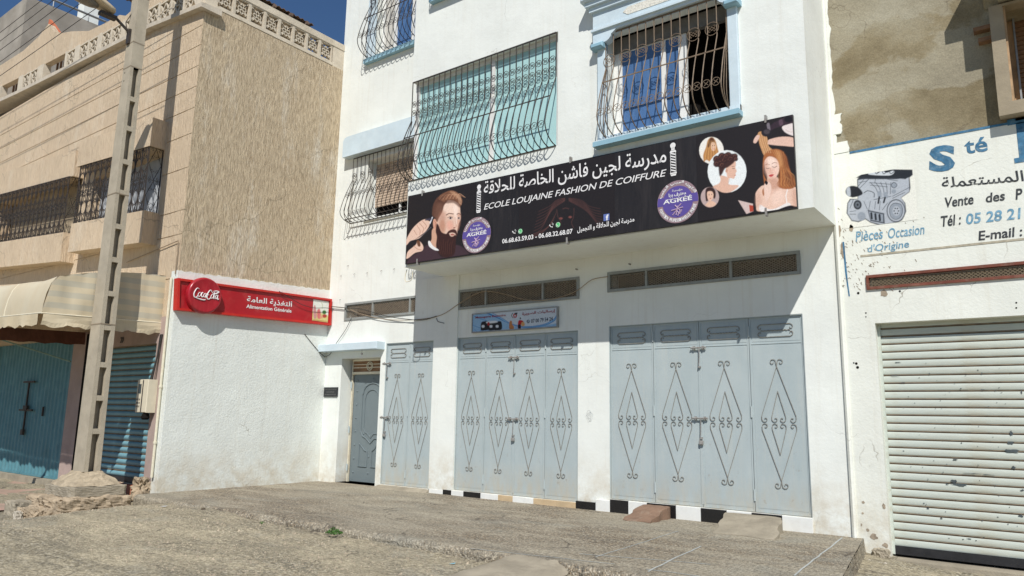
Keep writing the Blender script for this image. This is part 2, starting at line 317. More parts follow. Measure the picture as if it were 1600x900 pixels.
def tag(o,label=None,cat=None,group=None,kind=None):
    if label: o['label']=label
    if cat: o['category']=cat
    if group: o['group']=group
    if kind: o['kind']=kind
def thing(name,label,cat,loc,group=None): return inst(name,None,None,loc,label=label,cat=cat,group=group)

# ------------------------------------------------------------------ lettering
AR={'ا':(0xFE8D,2),'إ':(0xFE87,2),'ب':(0xFE8F,4),'ة':(0xFE93,2),'ت':(0xFE95,4),'ث':(0xFE99,4),'ج':(0xFE9D,4),'ح':(0xFEA1,4),'خ':(0xFEA5,4),'د':(0xFEA9,2),'ذ':(0xFEAB,2),'ر':(0xFEAD,2),'ز':(0xFEAF,2),'س':(0xFEB1,4),'ش':(0xFEB5,4),'ص':(0xFEB9,4),'ع':(0xFEC9,4),'غ':(0xFECD,4),'ف':(0xFED1,4),'ق':(0xFED5,4),'ك':(0xFED9,4),'ل':(0xFEDD,4),'م':(0xFEE1,4),'ن':(0xFEE5,4),'ه':(0xFEE9,4),'و':(0xFEED,2),'ي':(0xFEF1,4),'ؤ':(0xFE85,2)}
def arabic(s):
    s=s.replace('ـ',''); out=[]; i=0
    while i<len(s):
        c=s[i]; pj=i>0 and s[i-1] in AR and AR[s[i-1]][1]==4
        if c=='ل' and i+1<len(s) and s[i+1]=='ا': out.append(chr(0xFEFB+(1 if pj else 0))); i+=2; continue
        if c in AR:
            b,n=AR[c]; nj=i+1<len(s) and s[i+1] in AR and n==4; out.append(chr(b+((3 if nj else 1) if pj else (2 if nj else 0))))
        else: out.append(c)
        i+=1
    return ''.join(reversed(out))
TC={}
def glyphs(s,bold=0.,res=3,spacing=1.):
    k=(s,bold,res,spacing)
    if k in TC: return TC[k]
    c=bpy.data.curves.new('tmp','FONT'); c.body=s; c.resolution_u=res; c.offset=bold; c.space_character=spacing; c.fill_mode='FRONT'
    o=bpy.data.objects.new('tmp',c); COL.objects.link(o); dg=bpy.context.evaluated_depsgraph_get(); me=bpy.data.meshes.new_from_object(o.evaluated_get(dg))
    v=np.array([x.co[:2] for x in me.vertices]).reshape(-1,2); f=[tuple(p.vertices) for p in me.polygons]
    bpy.data.objects.remove(o); bpy.data.curves.remove(c); bpy.data.meshes.remove(me); TC[k]=(v,f); return TC[k]
def lettering(b,s,O,U,V,nrm,bold=.01,shear=0.,spacing=1.,off=.002,serif=0):
    """fit the string's box to origin O, width vector U, height vector V"""
    v,f=glyphs(s,bold,3,spacing)
    if not len(v): return
    x0,y0=v.min(0); x1,y1=v.max(0); a=(v[:,0]-x0)/(x1-x0); c=(v[:,1]-y0)/(y1-y0)
    O,U,V,nrm=map(np.asarray,(O,U,V,nrm)); hh=np.linalg.norm(V); sh=shear*hh*U/np.linalg.norm(U)
    P=O+np.outer(a,U)+np.outer(c,V)+np.outer(c,sh)+nrm*off
    fs=f
    n0=np.cross(U,V)
    if np.dot(n0,nrm)<0: fs=[t[::-1] for t in f]
    b.add(P,fs)
def text_px(b,s,bl,br,tl,plane,D,nrm,**k):
    """bl, br, tl: photo pixels of the text box's corners; plane 'y' or 'x'"""
    g=onY if plane=='y' else onX
    P0,P1,P2=g(*bl,D),g(*br,D),g(*tl,D); U=P1-P0; V=P2-P0
    if plane=='y': V=np.array([0,0,V[2]]); 
    else: V=np.array([0,0,V[2]])
    lettering(b,s,P0,U,V,nrm,**k)
# ------------------------------------------------------------------ painter for printed pictures (vertex colours on a fine sheet)
class Paint:
    def __init__(s,Z,plane='y',D=0.,x0=0,x1=1,z0=0,z1=1,step=.006,bgc=(30,26,26)):
        s.nx=max(2,int((x1-x0)/step)); s.nz=max(2,int((z1-z0)/step)); gx,gz=np.meshgrid(np.linspace(x0,x1,s.nx),np.linspace(z0,z1,s.nz))
        s.P=np.stack([gx.ravel(),np.full(gx.size,D),gz.ravel()],1) if plane=='y' else np.stack([np.full(gx.size,D),gx.ravel(),gz.ravel()],1)
        s.plane=plane; s.set(Z); s.c=np.tile(lin(bgc),(len(s.P),1)); s.rng=np.random.RandomState(3)
    def set(s,Z): # Z: (ox,oy,scale) of the zoom the coordinates are read in
        px,py=pixv(s.P); s.u=(px-Z[0])*Z[2]; s.w=(py-Z[1])*Z[2]; return s
    def poly(s,pts,col,soft=2.,sm=True,alpha=1.):
        p=np.array(pts,float)
        if sm:
            q=[]; n=len(p)
            for i in range(n):
                a,b,c,d=p[i-1],p[i],p[(i+1)%n],p[(i+2)%n]
                for t in (0,.25,.5,.75): q.append(.5*((2*b)+(-a+c)*t+(2*a-5*b+4*c-d)*t*t+(-a+3*b-3*c+d)*t**3))
            p=np.array(q)
        lo=p.min(0)-soft*2; hi=p.max(0)+soft*2; k=np.where((s.u>lo[0])&(s.u<hi[0])&(s.w>lo[1])&(s.w<hi[1]))[0]
        if not len(k): return s
        u=s.u[k]; w_=s.w[k]; ins=np.zeros(len(k),bool); dm=np.full(len(k),1e9); n=len(p)
        for i in range(n):
            x0,y0=p[i]; x1,y1=p[(i+1)%n]; dx,dy=x1-x0,y1-y0; L=dx*dx+dy*dy+1e-9
            t=np.clip(((u-x0)*dx+(w_-y0)*dy)/L,0,1); dm=np.minimum(dm,np.hypot(u-x0-t*dx,w_-y0-t*dy))
            if abs(dy)>1e-9: c=((y0>w_)!=(y1>w_))&(u<(x1-x0)*(w_-y0)/dy+x0); ins^=c
        sdv=np.where(ins,dm,-dm); al=np.clip(.5+sdv/(2*soft),0,1)*alpha; s.c[k]=s.c[k]*(1-al[:,None])+lin(col)*al[:,None]; return s
    def ell(s,cx,cy,rx,ry,col,soft=2.,alpha=1.,rot=0.):
        a=np.linspace(0,2*math.pi,25)[:-1]; x=rx*np.cos(a); y=ry*np.sin(a); c,d=math.cos(rot),math.sin(rot)
        return s.poly(np.stack([cx+x*c-y*d,cy+x*d+y*c],1),col,soft,False,alpha)
    def line(s,pts,wd,col,soft=1.5,alpha=1.):
        p=np.array(pts,float); dm=np.full(len(s.u),1e9)
        for i in range(len(p)-1):
            x0,y0=p[i]; x1,y1=p[i+1]; dx,dy=x1-x0,y1-y0; L=dx*dx+dy*dy+1e-9
            t=np.clip(((s.u-x0)*dx+(s.w-y0)*dy)/L,0,1); dm=np.minimum(dm,np.hypot(s.u-x0-t*dx,s.w-y0-t*dy))
        al=np.clip(.5+(wd/2-dm)/(2*soft),0,1)*alpha; k=al>0; s.c[k]=s.c[k]*(1-al[k,None])+lin(col)*al[k,None]; return s
    def curve(s,pts,wd,col,soft=1.5,alpha=1.):
        p=[np.array(q,float) for q in pts]; p=[2*p[0]-p[1]]+p+[2*p[-1]-p[-2]]; q=[]
        for i in range(1,len(p)-2):
            a,b,c,d=p[i-1:i+3]
            for t in np.linspace(0,1,6)[:-1]: q.append(.5*((2*b)+(-a+c)*t+(2*a-5*b+4*c-d)*t*t+(-a+3*b-3*c+d)*t**3))
        q.append(p[-2]); return s.line(q,wd,col,soft,alpha)
    def grade(s,pts,col,soft,alpha): return s.poly(pts,col,soft,True,alpha)
    def build(s,name,parent,flip=False,**k):
        g_=s.rng.normal(0,1,(len(s.c),1)); s.c=np.clip(s.c*(1+.07*g_),0,1)
        nx,nz=s.nx,s.nz; i=np.arange(nx-1)[None,:]+np.arange(nz-1)[:,None]*nx; i=i.ravel()
        F=np.stack([i,i+1,i+nx+1,i+nx],1)
        if flip: F=F[:,::-1]
        me=bpy.data.meshes.new(name); me.vertices.add(len(s.P)); me.vertices.foreach_set('co',s.P.astype(np.float32).ravel())
        me.loops.add(F.size); me.loops.foreach_set('vertex_index',F.ravel().astype(np.int32)); me.polygons.add(len(F)); me.polygons.foreach_set('loop_start',(np.arange(len(F))*4).astype(np.int32)); me.polygons.foreach_set('loop_total',np.full(len(F),4,np.int32))
        me.update(calc_edges=True); a=me.color_attributes.new('print','FLOAT_COLOR','POINT'); a.data.foreach_set('color',np.concatenate([s.c,np.ones((len(s.c),1))],1).astype(np.float32).ravel())
        me.materials.append(PRINT); return inst(name,me,parent,**k)

def spiral(cx,cz,r,turns,a0,dirn,n=14,r1=.18):
    out=[]
    for i in range(n+1):
        t=i/n; rr=r*(1-(1-r1)*t); a=a0+dirn*turns*2*math.pi*t; out.append((cx+rr*math.cos(a),cz+rr*math.sin(a)))
    return out
def circ(cx,cz,r,n=16): return [(cx+r*math.cos(2*math.pi*i/n),cz+r*math.sin(2*math.pi*i/n)) for i in range(n)]
def xz(p,y=0.): return [(a,y,b) for a,b in p]
random.seed(5)
exec_parts=[]
# ================================================================== GROUND
from_noise=np.random.RandomState(11)
def vnoise(x,y,sc_,seed):
    xi=np.floor(x/sc_).astype(int); yi=np.floor(y/sc_).astype(int); fx=x/sc_-xi; fy=y/sc_-yi; fx=fx*fx*(3-2*fx); fy=fy*fy*(3-2*fy)
    def h(a,b): 
        q=np.sin(a*127.1+b*311.7+seed*74.7)*43758.5453; return q-np.floor(q)
    return (h(xi,yi)*(1-fx)+h(xi+1,yi)*fx)*(1-fy)+(h(xi,yi+1)*(1-fx)+h(xi+1,yi+1)*fx)*fy-.5
def street_z(x,y):
    x=np.asarray(x,float); y=np.asarray(y,float)
    z=-1.505+.03*vnoise(x,y,.9,1)+.022*vnoise(x,y,.33,2)+.012*vnoise(x,y,.12,7)
    lf=np.clip((-7.2-x)/3.5,0,1); z=z+lf*lf*(3-2*lf)*.075*np.clip((y-3.)/2.5,0,1)      # rises to meet the terrace at its left end
    lf2=np.clip((-11.2-x)/1.1,0,1); z=z-lf2*lf2*(3-2*lf2)*.15
    rt=np.clip((x+2.6)/1.6,0,1)*np.clip((y-4.5)/3.5,0,1); z=z-rt*.15
    far=np.clip((np.hypot(x+8,y-5)-30)/30,0,1); return z*(1-far)+(-1.55)*far
xs=np.unique(np.concatenate([[-400,-200,-100,-60,-40,-32],np.arange(-28,-14,.25),np.arange(-14,-.5,.07),np.arange(-.5,6,.3),[8,12,20,40,80,150,400]]))
ys=np.unique(np.concatenate([[-400,-200,-100,-50,-25,-12,-6],np.arange(-3,3,.3),np.arange(3,8,.07),np.arange(8,11.2,.2),[14,20,40,100,400]]))
gx,gy=np.meshgrid(xs,ys); gz=street_z(gx,gy)
P=np.stack([gx.ravel(),gy.ravel(),gz.ravel()],1); nx=len(xs); i=(np.arange(nx-1)[None,:]+np.arange(len(ys)-1)[:,None]*nx).ravel()
g=B(); g.v=[tuple(p) for p in P.tolist()]; g.f=[tuple(t) for t in np.stack([i,i+1,i+nx+1,i+nx],1).tolist()]; g.m=[0]*len(g.f)
g.build('street_ground',STREET,kind='structure',smooth=True)
# terrace: a real slab with a worn kerb edge
def tz(x,y): return -1.40+.006*vnoise(x,y,.8,5)+.004*vnoise(x,y,.25,6)
xs=np.arange(-12.4,-1.55,.09); T=B(); rows=[]
def edge_y(x): return 6.24+.035*vnoise(x,x*0,.5,9)+.02*vnoise(x,x*0,.14,10)+np.where(x<-7,.02,0)
ts=np.linspace(0,1,42)
for xx in xs:
    ye=float(edge_y(np.array(xx))); ln=[]
    for t in ts:
        y=ye+.03+(10.02-ye)*t; xo=xx
        if xx>xs[-1]-.01: xo=-2.1+(9.96-y)*.133
        elif xx>-2.6: xo=-2.6+(xx+2.6)*((-2.1+(9.96-y)*.133)+2.6)/(xs[-1]+2.6)
        ln.append((xo,y,float(tz(np.array(xo),np.array(y)))))
    y0=ye; x0_=ln[0][0]; c=float(vnoise(np.array(xx),np.array(0.),.2,12)); s0=float(street_z(np.array(x0_),np.array(y0)))
    zt=max(ln[0][2]-.02-.012*abs(c),s0-.05)
    rows.append([(x0_,y0-.015-.02*abs(c),-1.7),(x0_,y0-.01,zt-.03),(x0_,y0+.006,zt)]+ln)
m_=len(rows[0]); T.v=[q for r in rows for q in r]; T.f=[(a*m_+b,(a+1)*m_+b,(a+1)*m_+b+1,a*m_+b+1) for a in range(len(rows)-1) for b in range(m_-1)]; T.m=[0]*len(T.f)
# right end face
last=rows[-1]; k=len(T.v); T.v+=[(p[0]+.012*random.random(),p[1],p[2]) for p in last[2:]]+[(p[0]+.03+.02*random.random(),p[1],-1.75) for p in last[2:]]
n_=len(last)-2; T.f+=[(k+a,k+n_+a,k+n_+a+1,k+a+1) for a in range(n_-1)]; T.m+=[0]*(n_-1)
ter=T.build('terrace_pavement',TERRACE,kind='structure',smooth=False)
def strip(pa,pb,wd=.009,n=14):
    b=B(); a=onZ(*pa,-1.396); c=onZ(*pb,-1.396); d=c-a; d/=np.linalg.norm(d); s=np.array([-d[1],d[0],0])*wd
    pts=[a+(c-a)*t/n+s*.6*random.uniform(-1,1) for t in range(n+1)]
    for i in range(n):
        p,q=pts[i],pts[i+1]; z=[float(tz(np.array(r[0]),np.array(r[1])))+.004 for r in (p,q)]
        b.add([(p[0]-s[0],p[1]-s[1],z[0]),(q[0]-s[0],q[1]-s[1],z[1]),(q[0]+s[0],q[1]+s[1],z[1]),(p[0]+s[0],p[1]+s[1],z[0])],[(0,1,2,3)])
    return b.build('joint_strip',JOINT,ter)
strip((1095,853),(1012,893)); strip((1316,840),(1240,899)); strip((735,857),(960,881),.007); strip((1010,889),(1130,905)); strip((905,865),(1110,882),.008)
strip((1060,830),(930,870),.006)
# concrete vehicle ramp against the kerb
b=B(); a0=onZ(785,866,-1.40); a1=onZ(868,877,-1.40)
NX,NY=16,14; vs=[]
for j in range(NY+1):
    for i in range(NX+1):
        t=j/NY; s=i/NX; x=-4.78+(.82+.5*t)*s-.12*t+.03*random.uniform(-1,1)*(0<i<NX or 1); y=6.30-1.7*t+.02*random.uniform(-1,1)
        z=-1.395-.12*t**.8; e=min(s,1-s)*6; z-=.07*max(0,1-e)**1.5; vs.append((x,y,z+.006*random.uniform(-1,1)))
b.add(vs,[(j*(NX+1)+i,(j+1)*(NX+1)+i,(j+1)*(NX+1)+i+1,j*(NX+1)+i+1) for j in range(NY) for i in range(NX)])
b.build('concrete_ramp',RAMPC,smooth=True,kind='structure')
# reddish pavement in front of the left shops
b=B()
xs=np.arange(-30,-13.0,.35); yy=np.arange(4.3,6.9,.2); P=[(x,y,-1.57-.004*(-13-x)+.012*float(vnoise(np.array(x),np.array(y),.7,3))) for x in xs for y in yy]; m_=len(yy)
b.add(P,[(a*m_+c,(a+1)*m_+c,(a+1)*m_+c+1,a*m_+c+1) for a in range(len(xs)-1) for c in range(m_-1)])
for a in range(len(xs)-1):
    b.add([(xs[a],4.3,-1.7),(xs[a+1],4.3,-1.7),(xs[a+1],4.3,P[(a+1)*m_][2]),(xs[a],4.3,P[a*m_][2])],[(0,1,2,3)])
b.build('red_pavement',REDPAVE,kind='structure',smooth=True)

# ================================================================== WHITE BUILDING
Y0=10.; YS=8.95; XL=-12.4; XR=-2.205; XBL=-9.10
wb=thing('white_building','white plastered building with light blue trim, projecting upper bay and grey metal garage doors','building',(-7.3,10,-1.4))
DOORS=[(-10.58,-9.305,-1.335,1.345,2),(-8.725,-6.17,-1.31,1.365,4),(-5.605,-2.685,-1.215,1.397,4)]
VENTS=[(-11.85,-9.285,1.885,2.225),(-8.72,-6.155,1.885,2.23),(-5.61,-2.685,1.94,2.245)]
ENT=(-11.87,-10.72,-1.385,1.085)
WLOW=(-11.40,-9.75,3.98,5.27); WUP=(-11.36,-9.75,7.60,9.6)
holes=[d[:4] for d in DOORS]+VENTS+[ENT,WLOW,WUP]
b=B(); b.wall(XL-.02,XR,-1.8,13.5,Y0,Y0+.35,holes); b.build('facade_wall',WHITE,wb)
# raised pier strips: the wall left of door two stands 3 cm behind the right part
b=B(); b.wall(-9.81,-8.725,-1.33,2.53,Y0-.025,Y0+.0,[(-9.81,-9.3,-1.33,1.345)] ); 
b.wall(-9.81,-8.725,1.37,2.53,Y0-.0251,Y0-.0001,[VENTS[1],(-9.82,-9.28,1.88,2.23)]) if False else None
b.box(-9.28,-8.74,Y0-.018,Y0+.001,-1.33,2.53); b.build('pier_render',WHITE,wb)
b=B(); b.box(XL,XR,Y0+.36,Y0+6,-1.8,13.45); b.build('building_core',WHITE,wb)
# bay
GW=(XBL-.01,-5.905,4.10,6.0); W3=(-5.03,-3.17,4.0,5.66)
b=B(); b.wall(XBL,XR,2.53,13.5,YS,YS+.16,[GW,W3]); b.wall(YS+.16,Y0,2.53,13.5,XBL+.16,XBL,[(YS+.15,Y0-.12,4.1,6.0)],axis='x')
b.wall(YS+.16,Y0,2.53,13.5,XR-.16,XR,[],axis='x'); b.box(XBL+.16,XR-.16,YS+.16,Y0,2.53,2.63); b.build('projecting_bay',WHITE,wb)
b=B(); b.box(XBL+.17,XR-.17,Y0-.3,Y0-.005,2.7,9); b.build('bay_interior',BLACK,wb)
# parapet / eave trims on left edge seam, cable clips
# ---- vents
def vent(x0,x1,z0,z1,muls,yf=Y0):
    f=B(); t=.035
    f.box(x0-.01,x1+.01,yf-.022,yf+.06,z1-t,z1+.008); f.box(x0-.01,x1+.01,yf-.022,yf+.06,z0-.008,z0+t); f.box(x0-.012,x0+t,yf-.021,yf+.06,z0+t,z1-t); f.box(x1-t,x1+.012,yf-.021,yf+.06,z0+t,z1-t)
    v=f.build('ventilation_grille',VFRAME,wb)
    for m in muls: q=B(); q.box(m-.018,m+.018,yf-.019,yf+.03,z0+t,z1-t); q.build('mullion',VFRAME,v)
    e=B(); cw,ch=.062,.034; nxx=int((x1-x0)/cw); nzz=int((z1-z0-2*t)/ch*2)
    for i in range(nxx):
        for j in range(nzz):
            cx=x0+t+cw*(i+(j%2)*.5); cz=z0+t+ch/2*j
            if cx+cw/2>x1-t or cz+ch/2>z1-t: continue
            h=.0065
            for sx in (0,1):
                xa,xb=cx+sx*cw/2,cx+(sx+1)*cw/2; za,zb=(cz,cz+ch/2) if sx==0 else (cz+ch/2,cz)
                e.add([(xa,yf+.008,za-h),(xb,yf+.004,zb-h),(xb,yf+.004,zb+h),(xa,yf+.008,za+h)],[(0,1,2,3)])
    e.build('expanded_mesh',MESHM,v,kind='stuff')
    d=B(); d.wall(x0,x1,z0,z1,yf+.33,yf+.34); d.build('duct_back',DIMBROWN,v); return v
vent(*VENTS[0],[-11.02,-9.97]); vent(*VENTS[1],[-8.09,-6.86]); vent(*VENTS[2],[-4.95,-3.63])
# ---- garage doors
def flatbar(b,pts,y,r=.0045): b.tube(xz(pts,y),r,4,flat=(r,r*1.1))
def ornament_mesh():
    o=B(); r=.045; y=-.014
    def pair(zc,sgn): # twin curls crowning the diamond
        for s in (-1,1): flatbar(o,[(0,zc-sgn*.055)]+spiral(s*.052,zc,r,.95,math.pi*(1 if s>0 else 0)-(.6*s*sgn),-s*sgn),y)
    pair(.80,1); pair(-.80,-1)
    for s in (-1,1):
        # outer diamond, upper then lower half, ends curled inward at mid height
        flatbar(o,[(0,.745),(s*.225,.09)]+spiral(s*.180,.047,r,.9,0 if s>0 else math.pi,-s),y)
        flatbar(o,[(0,-.745),(s*.225,-.09)]+spiral(s*.180,-.047,r,.9,0 if s>0 else math.pi,s),y)
        flatbar(o,[(0,.415),(s*.09,.085)]+spiral(s*.047,.047,r,.9,0 if s>0 else math.pi,-s),y)
        flatbar(o,[(0,-.415),(s*.09,-.085)]+spiral(s*.047,-.047,r,.9,0 if s>0 else math.pi,s),y)
    return o.mesh('scroll_ornament',SCROLLM)
def cartouche_mesh():
    o=B(); y=-.012
    for sg in (1,-1):
        p=[(-.2,.085*sg)]+[(.2,.085*sg)]
        flatbar(o,p,y,.006)
        for s in (-1,1): flatbar(o,[(s*.2,.085*sg),(s*.228,.068*sg),(s*.235,.045*sg),(s*.222,.02*sg),(s*.2,.022*sg),(s*.195,.04*sg)],y,.0055)
    n=26; o.tube([(-.2+.4*i/n,y+.004*math.cos(i*2.1),.004*math.sin(i*2.1)) for i in range(n+1)],.0065,4)
    return o.mesh('cartouche_ornament',SCROLLM)
ORN=ornament_mesh(); CART=cartouche_mesh()
def bolt(parent,x,y,z):
    h=B(); h.tube([(x-.10,y-.035,z),(x+.10,y-.035,z)],.012,7); h.box(x-.085,x-.06,y-.04,y,z-.025,z+.025); h.box(x+.05,x+.075,y-.04,y,z-.025,z+.025); h.lathe((x-.11,y-.035,z),(1,0,0),[(.01,-.01),(.018,0),(.01,.012)],8); h.lathe((x+.10,y-.035,z),(1,0,0),[(.01,-.01),(.017,0),(.01,.012)],8)
    h.tube([(x+.01,y-.04,z),(x+.012,y-.045,z-.12),(x+.004,y-.045,z-.25)],.0065,6); h.box(x-.012,x+.022,y-.04,y,z-.285,z-.26)
    return h.build('slide_bolt',RUSTY,parent,smooth=False)
def padlock(parent,x,y,z):
    h=B(); h.tube([(x-.018,y-.04,z),(x-.018,y-.04,z+.03),(x,y-.04,z+.045),(x+.018,y-.04,z+.03),(x+.018,y-.04,z)],.005,6); h.cbox(x-.03,x+.03,y-.055,y-.025,z-.055,z,.006); h.build('padlock',RUSTY,parent)
HIN=B().lathe((0,0,0),(0,0,1),[(.012,-.075),(.012,.075)],8).mesh('hinge',DOORM)
def garage_door(x0,x1,z0,z1,n,lbl):
    y=Y0+.035; f=B(); f.box(x0-.004,x1+.004,y-.03,y+.04,z1-.012,z1+.006); f.box(x0-.006,x0+.012,y-.028,y+.04,z0,z1-.012); f.box(x1-.012,x1+.006,y-.028,y+.04,z0,z1-.012); f.box(x0,x1,y+.06,y+.12,z0,z1)
    d=f.build('garage_door',DOORM,wb,label=lbl,loc=(0,0,0)); W=(x1-x0-.024)/n; Hh=z1-z0-.02
    for i in range(n):
        a=x0+.012+i*W+.004; c=a+W-.008; l=B(); l.box(a,c,y,y+.03,z0+.005,z1-.014)
        # raised angle frame and the two cover strips
        t=.026
        for (p,q,r,s) in ((a,c,z1-.014-t,z1-.0142),(a,c,z0+.006,z0+.006+t),(a+.02,c-.02,z1-.38,z1-.372)): l.box(p,q,y-.007,y+.001,r,s)
        l.box(a,a+t*.8,y-.0072,y+.001,z0+.006+t,z1-.014-t); l.box(c-t*.8,c,y-.0072,y+.001,z0+.006+t,z1-.014-t)
        l.box(a+.035,c-.035,y-.003,y+.001,z1-.345,z1-.06); l.box(a+.035,c-.035,y-.003,y+.001,z0+.06,z1-.40)
        l.build('leaf',DOORM,d); cx=(a+c)/2; sx=min(1.,W/.70)
        inst('scroll_ornament',ORN,d,(cx,y,z0+.06+(Hh-.38)*.505),(sx,1,Hh/2.58)); inst('cartouche_ornament',CART,d,(cx,y,z1-.2),(sx,1,1))
    hx=[x0,x1]+([x0+W+.012,x0+3*W+.012] if n==4 else [x0+W+.012])
    for hxx in hx:
        for hz in (z1-.2,z0+.5*Hh+.02,z0+.22): inst('hinge',HIN,d,(hxx,y-.014,hz))
    for j in range(n//2 if n==4 else 1):
        if j: break
        bx=x0+.012+2*W if n==4 else x0+.045
        bolt(d,bx,y-.004,z1-.395); bolt(d,bx,y-.004,z0+.47*Hh); padlock(d,bx+.006,y,z0+.47*Hh-.31)
    if n==4: s=B(); s.box(bx-.02,bx+.02,y-.01,y+.002,z0+.04,z1-.40); s.build('cover_strip',DOORM,d)
garage_door(*DOORS[0],'narrow grey two-leaf metal door beside the entrance'); garage_door(*DOORS[1],'grey four-leaf metal door under the small courier sign'); garage_door(*DOORS[2],'wide grey four-leaf metal door nearest the roller shutter')
# ---- plinth tiles
bounds=[(671,692.5,'w'),(692.5,706,'b'),(706,725,'w'),(725,752,'b'),(752,779.5,'w'),(779.5,802.5,'t'),(802.5,820,'w'),(820,834.7,'w'),(834.7,870,'t'),(870,901,'t'),(901,932,'b'),(932,954.5,'w'),(954.5,983,'b'),(983,1012,'w'),(1012,1030,'b'),(1030,1057,'b'),(1057,1096,'w'),(1096,1136,'b'),(1136,1175,'w'),(1175,1222,'b'),(1222,1270,'w')]
for pa,pb,c in bounds:
    q=B(); xa=onY(pa,790,Y0)[0]; xb=onY(pb,800,Y0)[0]; zt=np.interp((xa+xb)/2,[-9.4,-8.72,-6.2,-5.6,-2.7],[-1.337,-1.312,-1.312,-1.218,-1.217])
    dy=.03+.006*random.random(); zt2=zt-.004*random.random()
    q.cbox(xa+.002,xb-.002,Y0-dy,Y0+.03,-1.50,zt2,.003); q.build('tile',{'w':TWHITE,'b':TBLACK,'t':TBEIGE}[c],wb)
# threshold of the first door and entrance
q=B(); q.hexa([(-10.6,9.72,-1.45),(-9.33,9.86,-1.45),(-9.3,10.03,-1.45),(-10.6,10.03,-1.45),(-10.6,9.78,-1.395),(-9.36,9.9,-1.393),(-9.3,10.03,-1.335),(-10.6,10.03,-1.34)]); q.build('door_sill',RAMPC,wb)
q=B(); q.box(-11.9,-10.6,9.93,10.6,-1.45,-1.385); q.build('entrance_step',RAMPC,wb)
# ---- entrance canopy, jambs, door
q=B(); q.cbox(-12.395,-10.62,9.78,10.01,1.228,1.374,.006); q.build('entrance_canopy',LBLUE,wb)
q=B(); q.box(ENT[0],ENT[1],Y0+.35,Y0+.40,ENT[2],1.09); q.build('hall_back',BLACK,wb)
e=B(); fx0,fx1=ENT[0]+.02,ENT[1]-.0
e.box(fx0+.035,fx0+.06,Y0+.24,Y0+.29,ENT[2],1.08); e.box(fx0+.05,fx1,Y0+.221,Y0+.285,.77,.82); e.box(fx0+.05,fx1,Y0+.221,Y0+.285,1.04,1.08); ed=e.build('entrance_door',CREAM,wb,label='half open grey-green relief door')
t=B(); t.box(fx0+.05,fx1,Y0+.25,Y0+.27,.82,1.04)
t.box(fx0+.06,fx1,Y0+.235,Y0+.25,.90,.915,1); t.box(fx0+.06,fx1,Y0+.236,Y0+.25,.965,.978,1); t.tube(xz(circ(-11.28,.935,.085),Y0+.232),.010,5,True,1); t.tube(xz(circ(-11.28,.935,.05),Y0+.232),.008,5,True,1); t.build('transom',[WOODD,CREAM],ed)
# the leaf stands slightly ajar, swung inwards about its left edge
Lw=.98; ang=R_(2); lf=B(); lf.box(0,Lw,0,.04,0,2.14)
def relief(pts,r=.014): lf.tube([(a,-.006,c) for a,c in pts],r,6,True)
arch=[(.26,1.0),(.26,1.72)]+[(.55+.27*math.cos(a),1.74+.22*math.sin(a)) for a in np.linspace(math.pi,0,9)]+[(.84,1.0),(.80,.86),(.66,.86),(.55,.76),(.42,.86),(.32,.9)]
relief(arch); relief([(a*.72+.155,(c-1.3)*.8+1.3) for a,c in arch],.010)
relief([(.24,.3),(.24,.76),(.33,.68),(.40,.62),(.47,.6),(.47,.3)]); relief([(.60,.3),(.60,.6),(.68,.66),(.76,.78),(.88,.78),(.88,.3)])
for sx,sz in [(.1,.18),(.1,.45),(.1,.72),(.1,.99),(.1,1.26),(.1,1.53),(.1,1.8),(.1,2.02),(.52,.18),(.52,.5),(.52,.9),(.35,.95),(.78,.98),(.9,.3),(.9,1.9),(.55,2.05),(.35,1.9)]:
    lf.lathe((sx,0,sz),(0,-1,0),[(.020,-.002),(.020,.006),(.010,.014)],10)
inst('door_leaf',lf.mesh('door_leaf',ENTRYM),ed,(fx0+.09,Y0+.27,-1.37),rot=(0,0,ang))
for hz in (-1.1,-.35,.55): inst('hinge',HIN,ed,(fx0+.062,Y0+.21,hz),(2,1,.9))
h=B(); h.tube([(-11.12,9.86,1.23),(-11.12,9.86,1.17)],.004,5); h.lathe((-11.12,9.86,1.17),(0,0,-1),[(.01,0),(.022,.01),(.02,.035),(.008,.045)],8); h.build('bare_bulb_holder',RUSTY,wb)
